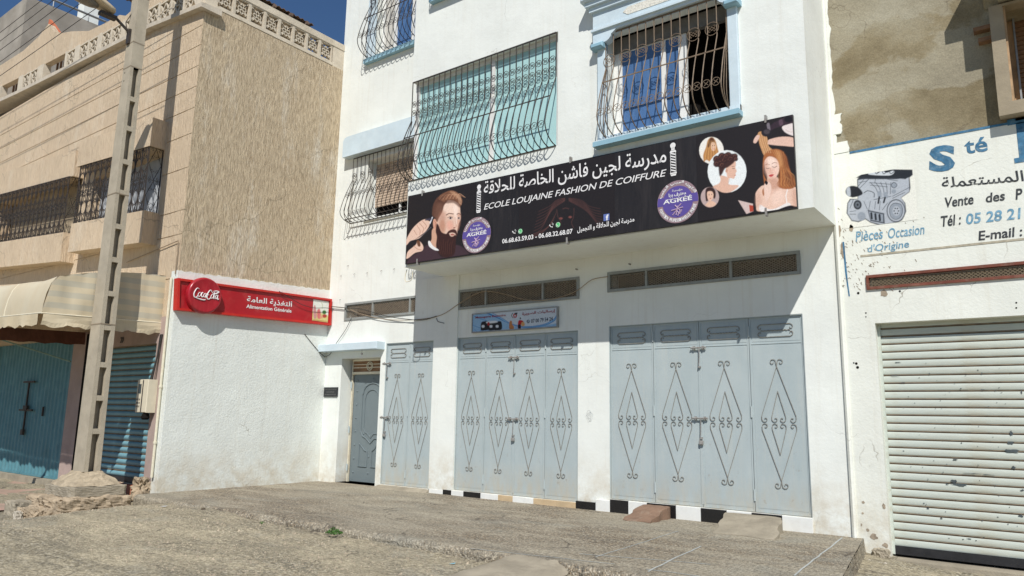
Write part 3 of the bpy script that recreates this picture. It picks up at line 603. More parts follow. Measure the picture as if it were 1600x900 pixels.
# ================================================================== belly grilles
def belly(parent,x0,x1,yf,zt,zb,n,depth,kink,belly_at,top_gap=.05,name='window_grille',mat=IRON,rows=(.3,),rowr=.08,low=.8,mid=None,left=True,right=True,r=.0075,matb=None):
    H_=zt-zb
    def prof(t):
        if t<kink: return top_gap
        if t<belly_at: u=(t-kink)/(belly_at-kink); return top_gap+(depth-top_gap)*(.55*u+.45*math.sin(u*math.pi/2))
        u=(t-belly_at)/(1-belly_at); return max(top_gap*.8,depth*math.sqrt(max(0,1-u*u)))
    ts_=[0,kink*.99]+[kink+(belly_at-kink)*k/7 for k in range(1,8)]+[belly_at+(1-belly_at)*k for k in (.25,.45,.62,.76,.87,.95,1.)]
    P_=[(-prof(t),-t*H_) for t in ts_]
    rr=B(); rr.box(x0,x1,yf-top_gap-.009,yf-top_gap+.009,zt-.012,zt+.006); rr.box(x0,x1,yf-top_gap*.8-.009,yf-top_gap*.8+.009,zb-.006,zb+.010)
    md=mid if mid else kink+.22*(1-kink); rr.box(x0,x1,yf-prof(md)-.012,yf-prof(md)-.002,zt-md*H_-.008,zt-md*H_+.008)
    gr=rr.build(name,mat,parent)
    bar=B().tube([(0,a,c) for a,c in P_],r,5).mesh('bar',matb or mat)
    for i in range(n): inst('bar',bar,gr,(x0+(x1-x0)*i/(n-1),yf,zt))
    for side,on in ((x0,left),(x1,right)):
        if not on: continue
        s=B(); s.tube([(side,yf,zt-md*H_),(side,yf-prof(md)-.006,zt-md*H_)],.007,4)
        for q in (.35,.68):
            s.tube([(side,yf+(a*q),zt+c) for a,c in P_[1:]],.006,4)
        s.build('side_return',mat,gr)
    sp=(x1-x0)/(n-1)
    # scroll rows
    o=B(); R0=rowr
    for sx in (-1,1):
        for sz_ in (-1,1):
            o.tube(xz(spiral(sx*R0*.33,sz_*R0*.33,R0*.33,.95,0 if sx<0 else math.pi,sx*sz_,9),-.006),.0045,4)
    o.tube(xz(circ(0,0,R0,14),-.006),.005,4,True); om=o.mesh('scroll',matb or mat)
    for t in rows:
        k=0
        for i in range(n-1):
            if i%2==0 or len(rows)>1 and R0<sp*.75: inst('scroll',om,gr,(x0+sp*(i+.5),yf-prof(t)-.004,zt-t*H_))
    if low:
        o=B(); R1=sp*.42
        o.tube(xz(circ(0,0,R1,12),0),.0045,4,True)
        for s_ in (-1,1): o.tube([(-R1*.5,-.002,-R1*.45*s_),(0,-.002,0),(R1*.5,-.002,R1*.45*s_)],.0045,4); om2=o.mesh('curl',matb or mat)
        for i in range(n-1): inst('curl',om2,gr,(x0+sp*(i+.5),yf-prof(low)-.006,zt-low*H_))
    return gr
# green enclosed loggia
win=B(); yg=9.08
for px_ in (XBL+.05,-7.29,-5.94): win.box(px_-.045,px_+.045,yg-.035,yg+.03,4.10,6.0)
win.box(XBL+.05,-5.9,yg-.033,yg+.03,5.93,5.995); win.box(XBL+.05,-5.9,yg-.033,yg+.03,4.10,4.14)
gw=win.build('window',WFRAME,wb,label='wide window closed with pale green sheets')
for a,c in ((XBL+.095,-7.335),(-7.245,-5.985)):
    s=B()
    s.box(a,c,yg,yg+.012,4.14,5.93); s.build('green_panel',GREENP,gw)
s=B(); s.box(XBL+.08,XBL+.09,9.12,9.88,4.1,6.0); s.build('side_panel',WFRAME,gw)

belly(wb,XBL+.02,-5.93,YS+.02,5.99,4.10,25,.33,.40,.84,.03,rows=(.235,.325),rowr=.054,low=.86,mid=.60,r=.0095,right=False)
# blue-framed window with cornice
def blueframe():
    f=B(); y=YS
    f.cbox(-5.165,-5.03,y-.055,y+.02,3.90,5.50,.008); f.cbox(-3.17,-3.035,y-.055,y+.02,3.90,5.50,.008)
    # lintel panel with shouldered underside
    poly=[(-5.21,5.50),(-5.21,6.02),(-3.0,6.02),(-3.0,5.50),(-3.14,5.50)]
    poly+=[(-3.15-.13*math.sin(a),5.50+.10*(1-math.cos(a))) for a in np.linspace(0.1,math.pi/2,5)]+[(-3.30,5.61),(-3.36,5.655)]
    poly+=[(-4.82,5.655),(-4.88,5.61)]+[(-4.90-.13*(1-math.cos(a)),5.60-.10*math.sin(a)) for a in np.linspace(0,math.pi/2,5)]
    f.prism(poly,y-.10,y+.02)
    f.box(-5.23,-2.99,y-.135,y-.09,5.70,5.735); f.cbox(-5.35,-2.88,y-.26,y+.02,6.17,6.27,.02); f.box(-5.30,-2.93,y-.20,y+.01,6.10,6.17); f.box(-5.25,-2.97,y-.15,y+.01,6.02,6.10)
    f.cbox(-5.23,-5.02,y-.16,y+.01,5.42,5.50,.02,1); f.cbox(-3.18,-2.98,y-.16,y+.01,5.42,5.50,.02,1)
    f.cbox(-5.165,-3.035,y-.056,y+.02,3.955,4.04,.006); f.box(-5.19,-3.02,y-.15,y+.02,3.875,3.945,1); f.box(-5.17,-3.03,y-.148,y+.02,3.945,3.957,0)
    return f.build('window',[LBLUE,LBLUE_DK],wb,label='light blue framed window with moulded cornice above the banner')
wf=blueframe()
q=B(); q.prism([(-4.70,5.87),(-4.62,5.81),(-3.6,5.81),(-3.52,5.87),(-3.6,5.93),(-4.62,5.93)],YS-.106,YS-.098); q.build('niche_panel',simple('white_roughcast_inset',(.72,.70,.62),.95,.25,40,bmp=.9,bscale=70),wf)
q=B(); yw=9.18
q.wall(-5.03,-3.17,4.0,5.66,yw,yw+.05,[(-4.90,-4.26,4.04,5.42),(-4.19,-3.99,4.04,5.42),(-3.87,-3.19,4.02,5.50)]); q.build('sash_frame',WFRAME,wf)
q=B(); q.box(-4.91,-3.98,yw+.02,yw+.03,4.03,5.43); q.build('pane',BLUEGL,wf)
q=B(); q.box(-4.88,-4.0,yw-.004,yw+.018,4.52,4.55); q.build('glazing_bar',BLUEGL,wf); q=B(); q.box(-5.06,-5.03,YS+.16,yw+.3,4.0,5.66); q.box(-3.17,-3.14,YS+.16,yw+.3,4.0,5.66); q.box(-5.06,-3.14,YS+.16,yw+.3,3.95,4.0); q.build('window_reveal',WHITE,wf)
q=B(); q.box(-5.02,-3.18,yw-.03,yw+.05,5.43,5.65); q.build('blind_box',simple('grey_blind_box',(.16,.15,.135),.7,.2,6),wf)
belly(wb,-5.02,-3.18,YS-.02,5.64,4.01,15,.30,.34,.84,.03,rows=(.27,),rowr=.095,low=.82,mid=.50,mat=IRON_TAN,r=.0085)
# lower-left window with hood and wooden blind
q=B(); hx0,hx1=-12.03,-9.2; yh=9.82
q.prism([(hx0,5.41),(hx0,5.78),(hx0+.05,5.84),(hx0+.12,5.86),(hx1,5.86),(hx1,5.41)],yh,Y0); wl=q.build('window',LBLUE,wb,label='window under a light blue hood with half lowered blind')
q=B(); q.wall(-11.4,-9.75,3.98,5.27,Y0+.22,Y0+.27,[(-11.34,-9.8,4.0,5.2)]); q.build('frame',WFRAME,wl)
q=B(); q.box(-11.4,-9.7,Y0+.3,Y0+.33,3.98,5.27); q.build('pane',BLACK,wl)
q=B(); q.box(-10.64,-10.60,Y0+.225,Y0+.262,4.0,4.3); q.build('stile',WFRAME,wl)
SL=B(); n_=6; pr=[(-.008*math.sin(math.pi*i/n_),.052*i/n_) for i in range(n_+1)]
SL.add([(x,a,c) for x in (0,1.54) for a,c in pr],[(i,n_+1+i,n_+2+i,i+1) for i in range(n_)]); SLM=SL.mesh('blind_slat',BLINDM)
for k in range(17): inst('blind_slat',SLM,wl,(-11.34,Y0+.205,4.27+k*.056))
q=B(); q.box(-11.42,-9.7,Y0-.03,Y0+.2,3.93,3.98); q.build('sill',WHITE,wl)
belly(wb,-11.78,-9.8,Y0-.02,5.37,3.93,17,.34,.34,.86,.05,rows=(.28,),rowr=.06,low=.60,mid=.97,r=.007)
# upper-left window
q=B(); q.box(-11.62,-11.36,Y0-.03,Y0+.01,7.6,9.8); q.box(-11.62,-9.2,Y0-.10,Y0+.03,7.50,7.60,1); wu=q.build('window',[LBLUE,LBLUE_DK],wb,label='window at the top left of the facade beside the bay')
q=B(); q.wall(-11.36,-9.75,7.6,9.6,Y0+.17,Y0+.22,[(-11.28,-10.98,7.66,9.5),(-10.90,-10.45,7.66,9.5),(-10.38,-9.85,7.66,9.5)]); q.build('sash_frame',WFRAME,wu)
q=B(); q.box(-11.3,-10.95,Y0+.2,Y0+.21,7.6,9.5); q.build('pane',simple('pale_curtain',(.55,.53,.48),.8,.1,4),wu)
q=B(); q.box(-10.93,-9.8,Y0+.2,Y0+.21,7.6,9.5); q.build('pane',BLUEGL,wu)
belly(wb,-11.5,-9.6,Y0-.02,9.5,7.6,15,.38,.34,.84,.05,rows=(.28,),rowr=.09,low=.80,mid=.55,r=.0085)
# window above the bay's left half: only its sill and shadow show
q=B(); q.box(-8.66,-5.9,YS-.12,YS+.02,7.40,7.50); q.build('window_sill',LBLUE_DK,wb)
belly(wb,-8.5,-6.0,YS-.02,9.3,7.52,20,.34,.34,.84,.05,rows=(.28,),rowr=.09,low=.80,mid=.55,r=.0085)
# little fixings: clips and bent wires on the plain wall
for px_,py_ in [(534,431),(555,428),(575,426),(597,423),(617,420),(532.5,468),(545,415)]:
    p=onY(px_,py_,Y0); q=B(); q.tube([(p[0],Y0+.005,p[2]),(p[0],Y0-.03,p[2]),(p[0]+.004,Y0-.045,p[2]-.03)],.005,5); q.build('cable_clip',RUSTY,wb)
q=B(); random.seed(44); p=onY(921,651,Y0)
for k in range(9):
    r0=.075*(1-.10*k); q.tube([(p[0]+r0*(1+.25*random.uniform(-1,1))*math.cos(a)*.8,Y0-.0195 if p[0]<-99 else Y0-.002,p[2]+r0*1.25*(1+.2*random.uniform(-1,1))*math.sin(a)) for a in np.linspace(k*2.3,k*2.3+3.1,9)],.0013,3)
q.build('pencil_scribble',simple('grey_scribble',(.33,.35,.35),.9),wb)
for px_,py_ in [(985,413),(902,421)]:
    p=onY(px_,py_,Y0); q=B(); q.tube([(p[0],Y0+.01,p[2]),(p[0],Y0-.05,p[2])],.012,6); q.build('wall_spigot',RUSTY,wb)
# ================================================================== MAIN BANNER
yb=8.90; n_=(0,-1,0)
TLb=onY(637.4,306.6,yb); BLb=onY(633.6,413,yb); TRb=onY(1240,178.5,yb); BRb=onY(1244.5,325,yb)
bx0=(TLb[0]+BLb[0])/2; bx1=(TRb[0]+BRb[0])/2; bz0=(BLb[2]+BRb[2])/2; bz1=(TLb[2]+TRb[2])/2
sg=thing('banner_sign','long black hairdressing school banner with portraits hung across the bay','sign',((bx0+bx1)/2,yb,bz0))
def bq(Y=yb): return [(bx0,BLb[2]),(bx1,BRb[2]),(bx1,TRb[2]),(bx0,TLb[2])]
b=B(); b.prism([(p[0],p[1]) for p in bq()][::-1],yb,yb+.045); b.build('banner_panel',BANNER,sg)
for px_,py_ in [(660,302),(891,250),(1196,186),(652,409),(886,376),(1197,331)]:
    p=onY(px_,py_,yb); q=B(); q.box(p[0]-.012,p[0]+.012,yb-.012,yb+.045,p[2]-.05,p[2]+.05); q.build('bracket',RUSTY,sg)
for px_ in (898,945): 
    p=onY(px_,300,yb); q=B(); q.box(p[0]-.0025,p[0]+.0025,yb-.002,yb,bz0+.02,bz1-.03); q.build('seam',simple('banner_seam',(.05,.045,.045),.5),sg)
ZA=(620,260,5.625); ZB=(740,220,1600/340.); ZC=(1000,170,5.)
def sheet(Z,pxs,step=.0065,eps=.004):
    a=onY(*pxs[0],yb); c=onY(*pxs[1],yb); x0,x1=max(a[0],bx0+.006),min(c[0],bx1-.006)
    zt=lambda x: BLb[2]+(BRb[2]-BLb[2])*(x-bx0)/(bx1-bx0); 
    return Paint(Z,'y',yb-eps,x0,x1,max(zt(x0),zt(x1))+.008,min(TLb[2]+(TRb[2]-TLb[2])*(x0-bx0)/(bx1-bx0),TLb[2]+(TRb[2]-TLb[2])*(x1-bx0)/(bx1-bx0))-.012,step,(37,32,32))
# --- portrait of a bearded man being clipped
p=sheet(ZA,[(630,360),(741,360)])
SK=(226,192,172); SKD=(190,140,112); BRD=(58,34,30)
p.poly([(75,870),(120,800),(200,750),(250,700),(285,685),(330,700),(400,800),(500,700),(560,700),(620,750),(660,800),(700,880),(60,900)],(66,48,54),5)
p.poly([(85,640),(140,545),(210,480),(262,463),(290,480),(285,520),(262,560),(228,602),(190,635),(120,655),(90,690),(75,700)],SK,3)
for q in [[(225,480),(260,520),(250,545)],[(200,500),(236,545),(226,580)],[(178,520),(205,565),(200,600)],[(150,560),(175,600)]]: p.curve(q,5,(176,120,96),2.5,.8)
p.poly([(88,700),(190,620),(270,560),(300,520),(320,450),(300,440),(262,470),(300,490),(280,540),(230,600),(100,680)],(34,32,40),3)
p.line([(292,500),(312,448)],9,(222,222,228),2); p.line([(255,470),(300,462)],14,(70,66,80),3); p.line([(300,535),(205,625)],4,(120,116,122),2,.8)
p.poly([(85,790),(100,745),(165,690),(180,660),(205,662),(232,702),(222,742),(160,760),(110,800),(85,812)],SK,3); p.poly([(175,655),(200,655),(208,700),(186,700)],(110,72,50),3); p.curve([(150,700),(180,725),(215,735)],5,SKD,2.5)
p.poly([(318,545),(306,640),(290,680),(355,735),(420,660),(420,560)],(205,160,135),3)
p.poly([(420,300),(500,300),(548,335),(558,400),(560,455),(553,485),(545,500),(538,535),(532,560),(525,600),(480,640),(400,620),(360,560),(345,500),(360,420),(385,350)],SK,4)
p.poly([(430,320),(520,320),(545,380),(520,420),(440,410),(410,380)],(240,212,194),14,alpha=.8)
p.poly([(372,520),(400,470),(430,520),(410,600),(370,590)],SKD,12,alpha=.6); p.poly([(440,480),(490,480),(500,545),(455,560)],(214,158,138),12,alpha=.6)
p.poly([(310,420),(318,350),(338,300),(372,265),(430,275),(440,310),(415,345),(400,400),(372,450),(352,490),(338,450),(322,445)],(96,64,50),5)
p.poly([(345,320),(372,285),(400,300),(385,350),(365,420),(345,440),(330,400)],(82,52,40),8,alpha=.6)
p.poly([(366,285),(380,255),(425,228),(475,212),(520,222),(555,255),(573,290),(574,320),(556,352),(540,325),(505,302),(460,296),(420,310),(390,300)],(126,86,64),4)
for k in range(16):
    x=395+k*10; p.curve([(x-20,292-k*.5),(x+6,258-k*1.2),(x+34+k*1.5,232+abs(k-8)*2+k*1.8)],3.2,[(214,168,134),(104,64,48),(178,126,96)][k%3],2,.75)
p.grade([(425,300),(470,292),(520,300),(556,345),(548,360),(500,322),(440,325)],(92,56,42),7,.75)
p.grade([(365,290),(400,255),(450,232),(430,262),(395,292),(370,305)],(84,52,40),8,.6)
p.grade([(470,222),(510,228),(552,262),(566,300),(540,285),(505,258)],(206,160,126),9,.55)
p.grade([(355,330),(395,330),(400,400),(370,470),(345,480),(335,400)],(150,108,88),14,.28)
p.grade([(380,420),(420,400),(430,470),(420,560),(385,560),(365,500)],(176,120,98),18,.55)
p.grade([(495,350),(525,345),(535,400),(528,500),(512,500),(505,420)],(250,228,214),9,.55)
p.grade([(440,500),(470,490),(490,520),(470,555),(440,545)],(232,170,150),12,.5)
p.grade([(534,420),(560,420),(556,500),(540,560),(530,540)],(196,142,120),9,.5)
for k in range(7): p.curve([(505+k*8,230+k*6),(535+k*5,262+k*7),(548+k*3,325+k*2)],3,[(226,184,152),(112,70,52)][k%2],2,.7)
p.poly([(322,470),(336,462),(350,490),(352,530),(340,555),(326,548),(318,510)],(212,158,134),3); p.curve([(332,480),(342,500),(336,535)],5,(160,104,84),2.5)
p.poly([(350,505),(368,520),(392,575),(430,592),(455,585),(470,610),(490,616),(512,602),(522,612),(518,660),(516,720),(500,778),(450,800),(395,790),(355,740),(345,690),(352,620),(342,570)],BRD,4)
p.poly([(438,598),(450,572),(478,556),(505,552),(524,566),(532,600),(524,612),(512,590),(490,582),(465,586)],(74,44,38),3)
p.poly([(472,597),(490,591),(508,598),(498,606),(480,607)],(164,98,88),3)
for k in range(14): p.curve([(365+k*11,640+(k%4)*12),(372+k*9,700),(385+k*8,770)],2.6,[(104,62,50),(40,24,22)][k%2],2,.6)
p.poly([(452,452),(468,442),(488,448),(492,462),(470,468)],(206,180,168),2); p.ell(472,454,9,9,(52,40,40),2); p.line([(446,452),(466,440),(492,447)],4,(92,58,48),2)
p.poly([(532,452),(546,444),(557,450),(554,464),(538,464)],(206,180,168),2); p.ell(545,454,7,8,(52,40,40),2)
p.curve([(434,428),(460,414),(498,418)],7,(96,60,48),2.5); p.curve([(528,420),(545,414),(560,424)],6,(96,60,48),2.5)
p.curve([(512,450),(516,500),(522,528),(500,544)],5,(184,126,104),3,.8); p.ell(505,540,9,5,(130,76,64),2.5)
p.poly([(276,660),(292,658),(318,698),(362,728),(366,740),(328,734),(284,702)],(230,228,226),2.5)
p.build('portrait_print',sg)
# --- three round insets and a woman under a hair dryer
p=sheet(ZC,[(1088,240),(1250,240)])
p.ell(558,325,96,106,(236,231,222),2)
p.poly([(560,222),(588,245),(604,300),(614,345),(600,390),(560,418),(520,400),(500,412),(494,360),(515,300),(530,245)],(186,132,78),4)
p.poly([(548,228),(575,232),(585,270),(560,262),(540,300),(525,290)],(96,58,36),5); p.poly([(556,268),(580,262),(592,290),(588,318),(572,330),(556,312)],(234,196,170),3); p.ell(566,288,4,3,(60,40,34),2); p.ell(583,286,4,3,(60,40,34),2); p.ell(577,314,6,3,(190,90,80),2)
for k in range(9): p.curve([(538+k*5,250),(520+k*9,320),(508+k*12,395)],3,[(226,178,112),(120,76,44)][k%2],2,.6)
p.ell(680,489,152,166,(232,236,235),2)
p.poly([(628,520),(690,540),(694,590),(770,598),(742,630),(700,652),(650,654),(600,632),(570,606),(615,585),(630,555)],(222,180,158),3)
p.poly([(676,430),(742,408),(748,440),(746,462),(756,488),(748,500),(744,525),(732,546),(706,540),(686,545),(676,500)],(224,182,160),3)
p.poly([(615,430),(620,520),(640,512),(662,470),(690,455),(735,418),(740,390),(690,385),(640,390)],(66,42,38),5)
for cx,cy,rr in [(600,395,30),(622,425,32),(640,372,30),(598,430,26),(660,400,30),(690,362,26),(722,378,28),(742,370,22),(705,392,30),(672,372,26),(748,392,18),(640,440,26)]:
    p.ell(cx,cy,rr,rr,(60,37,34),4); p.curve([(cx-rr*.6,cy+rr*.2),(cx-rr*.2,cy-rr*.5),(cx+rr*.5,cy-rr*.3)],4,(128,84,68),2.5,.8); p.curve([(cx-rr*.3,cy+rr*.5),(cx+rr*.3,cy+rr*.1)],3,(104,66,54),2,.7)
p.ell(676,484,9,15,(200,150,128),2.5); p.curve([(722,466),(738,468)],4,(70,44,38),2); p.curve([(716,452),(736,450)],3.5,(90,58,48),2); p.curve([(738,520),(748,518)],5,(196,110,100),2); p.curve([(700,545),(690,580)],4,(186,138,116),3,.7)
p.ell(546,690,72,80,(186,164,160),2)
p.poly([(510,660),(520,620),(560,612),(588,640),(590,690),(575,700),(560,650),(530,660),(534,710),(516,720)],(58,38,34),4); p.poly([(526,650),(560,645),(574,670),(566,705),(545,720),(528,700)],(228,188,164),3); p.poly([(520,740),(548,718),(590,735),(585,755),(545,768),(512,755)],(224,184,160),3)
p.ell(540,672,4,3,(60,40,34),2); p.ell(560,670,4,3,(60,40,34),2); p.ell(551,700,6,3,(180,80,80),2)
p.poly([(766,714),(882,742),(886,800),(832,822)],(208,186,180),2,False); p.poly([(852,750),(884,756),(886,800),(858,806)],(176,70,50),2,False)
p.poly([(905,700),(908,650),(962,598),(1012,640),(1090,610),(1185,600),(1222,625),(1230,700),(1228,775),(1100,780),(930,802),(908,760)],(232,196,176),3)
p.poly([(1000,500),(1078,540),(1095,620),(1030,670),(1000,640)],(222,180,158),5)
p.poly([(1205,770),(1230,765),(1232,800),(1205,800)],(30,26,28),2)
p.poly([(935,748),(1000,782),(1060,778),(1140,738),(1170,738),(1172,760),(1100,790),(1010,806),(940,800)],(236,230,226),2.5); p.line([(1148,735),(1140,680),(1152,630)],7,(240,236,232),2)
p.poly([(1100,778),(1172,755),(1228,765),(1225,775),(1060,800)],(36,30,34),2)
p.poly([(922,190),(958,180),(992,222),(1004,290),(1034,322),(1000,362),(970,366),(945,310),(930,260)],(198,148,102),3)
p.poly([(968,368),(1000,330),(1050,314),(1105,326),(1142,372),(1156,430),(1180,500),(1216,585),(1200,618),(1150,628),(1098,620),(1068,590),(1090,540),(1088,450),(1062,392),(1010,372),(985,400),(968,450),(966,510),(996,580),(985,640),(964,680),(955,640),(972,600),(962,520),(960,430)],(164,100,58),4)
p.poly([(978,400),(1010,372),(1062,390),(1088,440),(1080,505),(1042,550),(1006,540),(984,492),(974,440)],(238,204,186),4)
p.poly([(1000,470),(1060,480),(1060,530),(1020,545)],(226,176,156),10,alpha=.6)
for k in range(16): p.curve([(1030+k*6,322+k),(1085+k*4,420+k*3),(1082+k*8,520),(1078+k*9,605-abs(k-6)*2)],3.4,[(222,158,98),(108,62,38),(190,124,72)][k%3],2.2,.65)
for k in range(7): p.curve([(930+k*9,200),(948+k*8,270),(975+k*8,345)],3.2,[(232,190,144),(150,98,62)][k%2],2,.7)
p.grade([(968,430),(990,400),(1000,470),(1000,530),(985,520),(970,480)],(206,158,138),12,.6)
p.grade([(1000,395),(1050,395),(1060,440),(1030,450),(1005,440)],(250,226,212),10,.55); p.grade([(1040,480),(1070,475),(1066,515),(1045,530)],(246,206,190),10,.5)
p.grade([(1010,545),(1060,545),(1085,590),(1060,640),(1020,610)],(196,148,126),12,.65); p.grade([(905,690),(930,640),(950,720),(935,770),(910,760)],(206,162,142),14,.6); p.grade([(1190,640),(1225,640),(1225,760),(1195,740)],(200,152,130),14,.6); p.grade([(1040,640),(1110,640),(1120,720),(1040,750)],(246,216,200),18,.5)
p.grade([(1100,330),(1145,380),(1160,450),(1130,470),(1105,400)],(112,62,38),14,.55); p.grade([(1150,480),(1210,580),(1190,612),(1150,580),(1135,520)],(104,58,36),12,.6); p.grade([(1060,325),(1100,345),(1115,430),(1090,450),(1075,380)],(216,158,104),12,.5)
for k in range(9): p.curve([(1092+k*6,470+k*8),(1120+k*8,530+k*4),(1100+k*11,585),(1128+k*9,612)],3,[(206,146,92),(92,52,34)][k%2],2,.55)
p.curve([(984,462),(1000,468),(1012,462)],4,(90,56,50),2); p.curve([(1034,452),(1052,458),(1068,448)],4,(90,56,50),2); p.curve([(980,438),(998,432),(1014,438)],4,(150,100,76),2); p.curve([(1030,430),(1050,420),(1070,424)],4,(150,100,76),2)
p.poly([(1006,520),(1026,512),(1046,514),(1030,530),(1014,530)],(190,72,72),2); p.curve([(1022,462),(1016,490),(1024,498)],3.5,(206,150,130),2.5)
p.poly([(968,600),(1000,570),(1024,600),(1020,660),(990,720),(975,690)],(236,204,188),4); p.poly([(980,560),(1000,575),(990,595),(975,580)],(24,20,22),2)
p.poly([(1000,262),(1010,240),(1110,218),(1206,230),(1210,292),(1130,290),(1050,284),(1000,276)],(226,188,170),3)
p.poly([(886,262),(892,235),(915,205),(935,212),(925,240),(905,268)],(226,190,174),3)
p.poly([(1008,148),(1040,112),(1085,88),(1140,60),(1200,40),(1206,108),(1130,130),(1060,150),(1020,170)],(56,42,50),3); p.poly([(1085,92),(1110,85),(1118,120),(1092,132)],(92,72,84),4); p.ell(1160,82,34,24,(28,24,28),3); p.poly([(990,120),(1010,112),(1018,170),(1000,168)],(120,112,120),2)
p.ell(985,186,38,32,(38,34,38),3); p.ell(990,180,24,18,(74,66,70),3)
p.poly([(1110,142),(1150,124),(1202,118),(1206,202),(1180,206),(1130,180)],(230,218,214),3); p.curve([(1140,165),(1170,180),(1195,180)],4,(190,170,166),2.5)
p.build('portrait_print',sg)
# --- line drawing of a woman's hair between the phone numbers
p=sheet(ZB,[(812,300),(960,300)],.008,.003)
LC=(112,72,66)
for k in range(8):
    p.curve([(672,420+k*3),(610-k*5,436+k*11),(560-k*9,480+k*24),(478-k*6,520+k*24)],2.2,LC,1.6,.6)
    p.curve([(700,420+k*3),(790+k*5,436+k*11),(850+k*10,480+k*20),(930+k*4,500+k*20)],2.2,LC,1.6,.6)
    if k<5: p.curve([(610-k*6,520+k*20),(560-k*14,620+k*14),(480-k*10,670+k*10),(400,700+k*10)],2.2,LC,1.6,.5)
p.curve([(655,500),(678,494),(700,500)],3,LC,1.6,.8); p.curve([(612,505),(620,560),(640,590),(640,620)],2.4,LC,1.6,.7); p.curve([(738,495),(735,560),(720,600),(735,640)],2.4,LC,1.6,.7)
p.poly([(628,570),(642,562),(656,570),(643,580)],(118,70,64),2); p.poly([(696,560),(710,552),(724,560),(710,570)],(118,70,64),2)
p.build('hair_line_drawing',sg)
# --- lettering
def ztx(Z,x,y): return (Z[0]+x/Z[2],Z[1]+y/Z[2])
def T_(b,s,Z,bl,br,tl,**k): text_px(b,s,ztx(Z,*bl),ztx(Z,*br),ztx(Z,*tl),'y',yb-.006,n_,off=0.,**k)
b=B(); T_(b,arabic('مدرسة لجين فاشن الخاصة للحلاقة'),ZB,(74,424),(1418,190),(66,302),bold=.008,spacing=.97); b.build('arabic_lettering',WPAINT,sg)
b=B(); T_(b,'ECOLE LOUJAINE FASHION DE COIFFURE',ZB,(72,522),(1400,278),(72,466),bold=.004,shear=.32,spacing=.98)
b.build('latin_lettering',WPAINT,sg)
b=B(); T_(b,'06.68.63.59.03 - 06.68.32.68.07',ZB,(210,756),(728,682),(210,722),bold=.02); b.build('phone_number_lettering',WPAINT,sg)
b=B(); T_(b,arabic('مدرسة لجين للحلاقة و التجميل'),ZB,(762,682),(1182,604),(762,634),bold=.02); b.build('arabic_lettering',WPAINT,sg)
def disc(b,px_,py_,r,off,n=28,ry=None,m=None,D=yb):
    c=onY(px_,py_,D); b.add([(c[0]+r*math.cos(2*math.pi*k/n),D-off,c[2]+(ry or r)*math.sin(2*math.pi*k/n)) for k in range(n)],[tuple(range(n))],m)
VIO=simple('violet_print',(.105,.075,.30),.5,.08,6); MAUVE=simple('mauve_print',(.30,.205,.225),.5,.08,6); GRN=simple('green_icon_print',(.10,.55,.19),.5,.05,6); FBL=simple('blue_icon_print',(.12,.17,.42),.5,.05,6)
def handset(b,cx,cz,s,off):
    pts=[]; 
    for k in range(9): a=R_(200+k*17.5); pts.append((cx+s*.9*math.cos(a)+.2*s,yb-off,cz+s*.9*math.sin(a)+.25*s))
    b.tube(pts,[s*.28,s*.26,s*.14,s*.13,s*.13,s*.13,s*.14,s*.26,s*.28],6,flat=None)
for (hx,hy),(wx,wy) in (((300,672),(345,666)),((574,626),(622,618))):
    q=B(); h=onY(*ztx(ZB,hx,hy),yb); v=[]
    for k in range(9):
        a=R_(185+k*12); rr=.042; v.append((h[0]+rr*math.cos(a)+.012,h[2]+rr*math.sin(a)+.022))
    for wv in range(1,3):
        pts=[(h[0]+.004+.015*wv*math.cos(R_(t)),yb-.006,h[2]+.015+.015*wv*math.sin(R_(t))) for t in range(-20,100,20)]; q.tube(pts,.0025,4)
    q.tube([(a,yb-.005,c) for a,c in v],[.012,.011,.006,.005,.005,.005,.006,.011,.012],5); q.build('phone_icon',WPAINT,sg)
    q=B(); disc(q,*ztx(ZB,wx,wy),.041,.006); o=q.build('chat_icon',GRN,sg)
    q=B(); h=onY(*ztx(ZB,wx,wy),yb); q.tube([(h[0]+.026*math.cos(R_(190+k*12)),yb-.007,h[2]+.010+.026*math.sin(R_(190+k*12))) for k in range(8)],[.008,.007,.004,.004,.004,.004,.007,.008],4); q.tube([(h[0]+.034*math.cos(R_(t)),yb-.0065,h[2]+.034*math.sin(R_(t))) for t in range(0,360,30)],.003,4,True); q.build('icon_symbol',WPAINT,o)
q=B(); h=onY(*ztx(ZB,978,563),yb); q.box(h[0]-.047,h[0]+.047,yb-.006,yb-.001,h[2]-.05,h[2]+.05); o=q.build('social_icon',FBL,sg)
q=B(); lettering(q,'f',(h[0]-.008,yb-.007,h[2]-.047),(.042,0,0),(0,0,.085),n_,bold=.04,off=0); q.build('icon_letter',WPAINT,o)
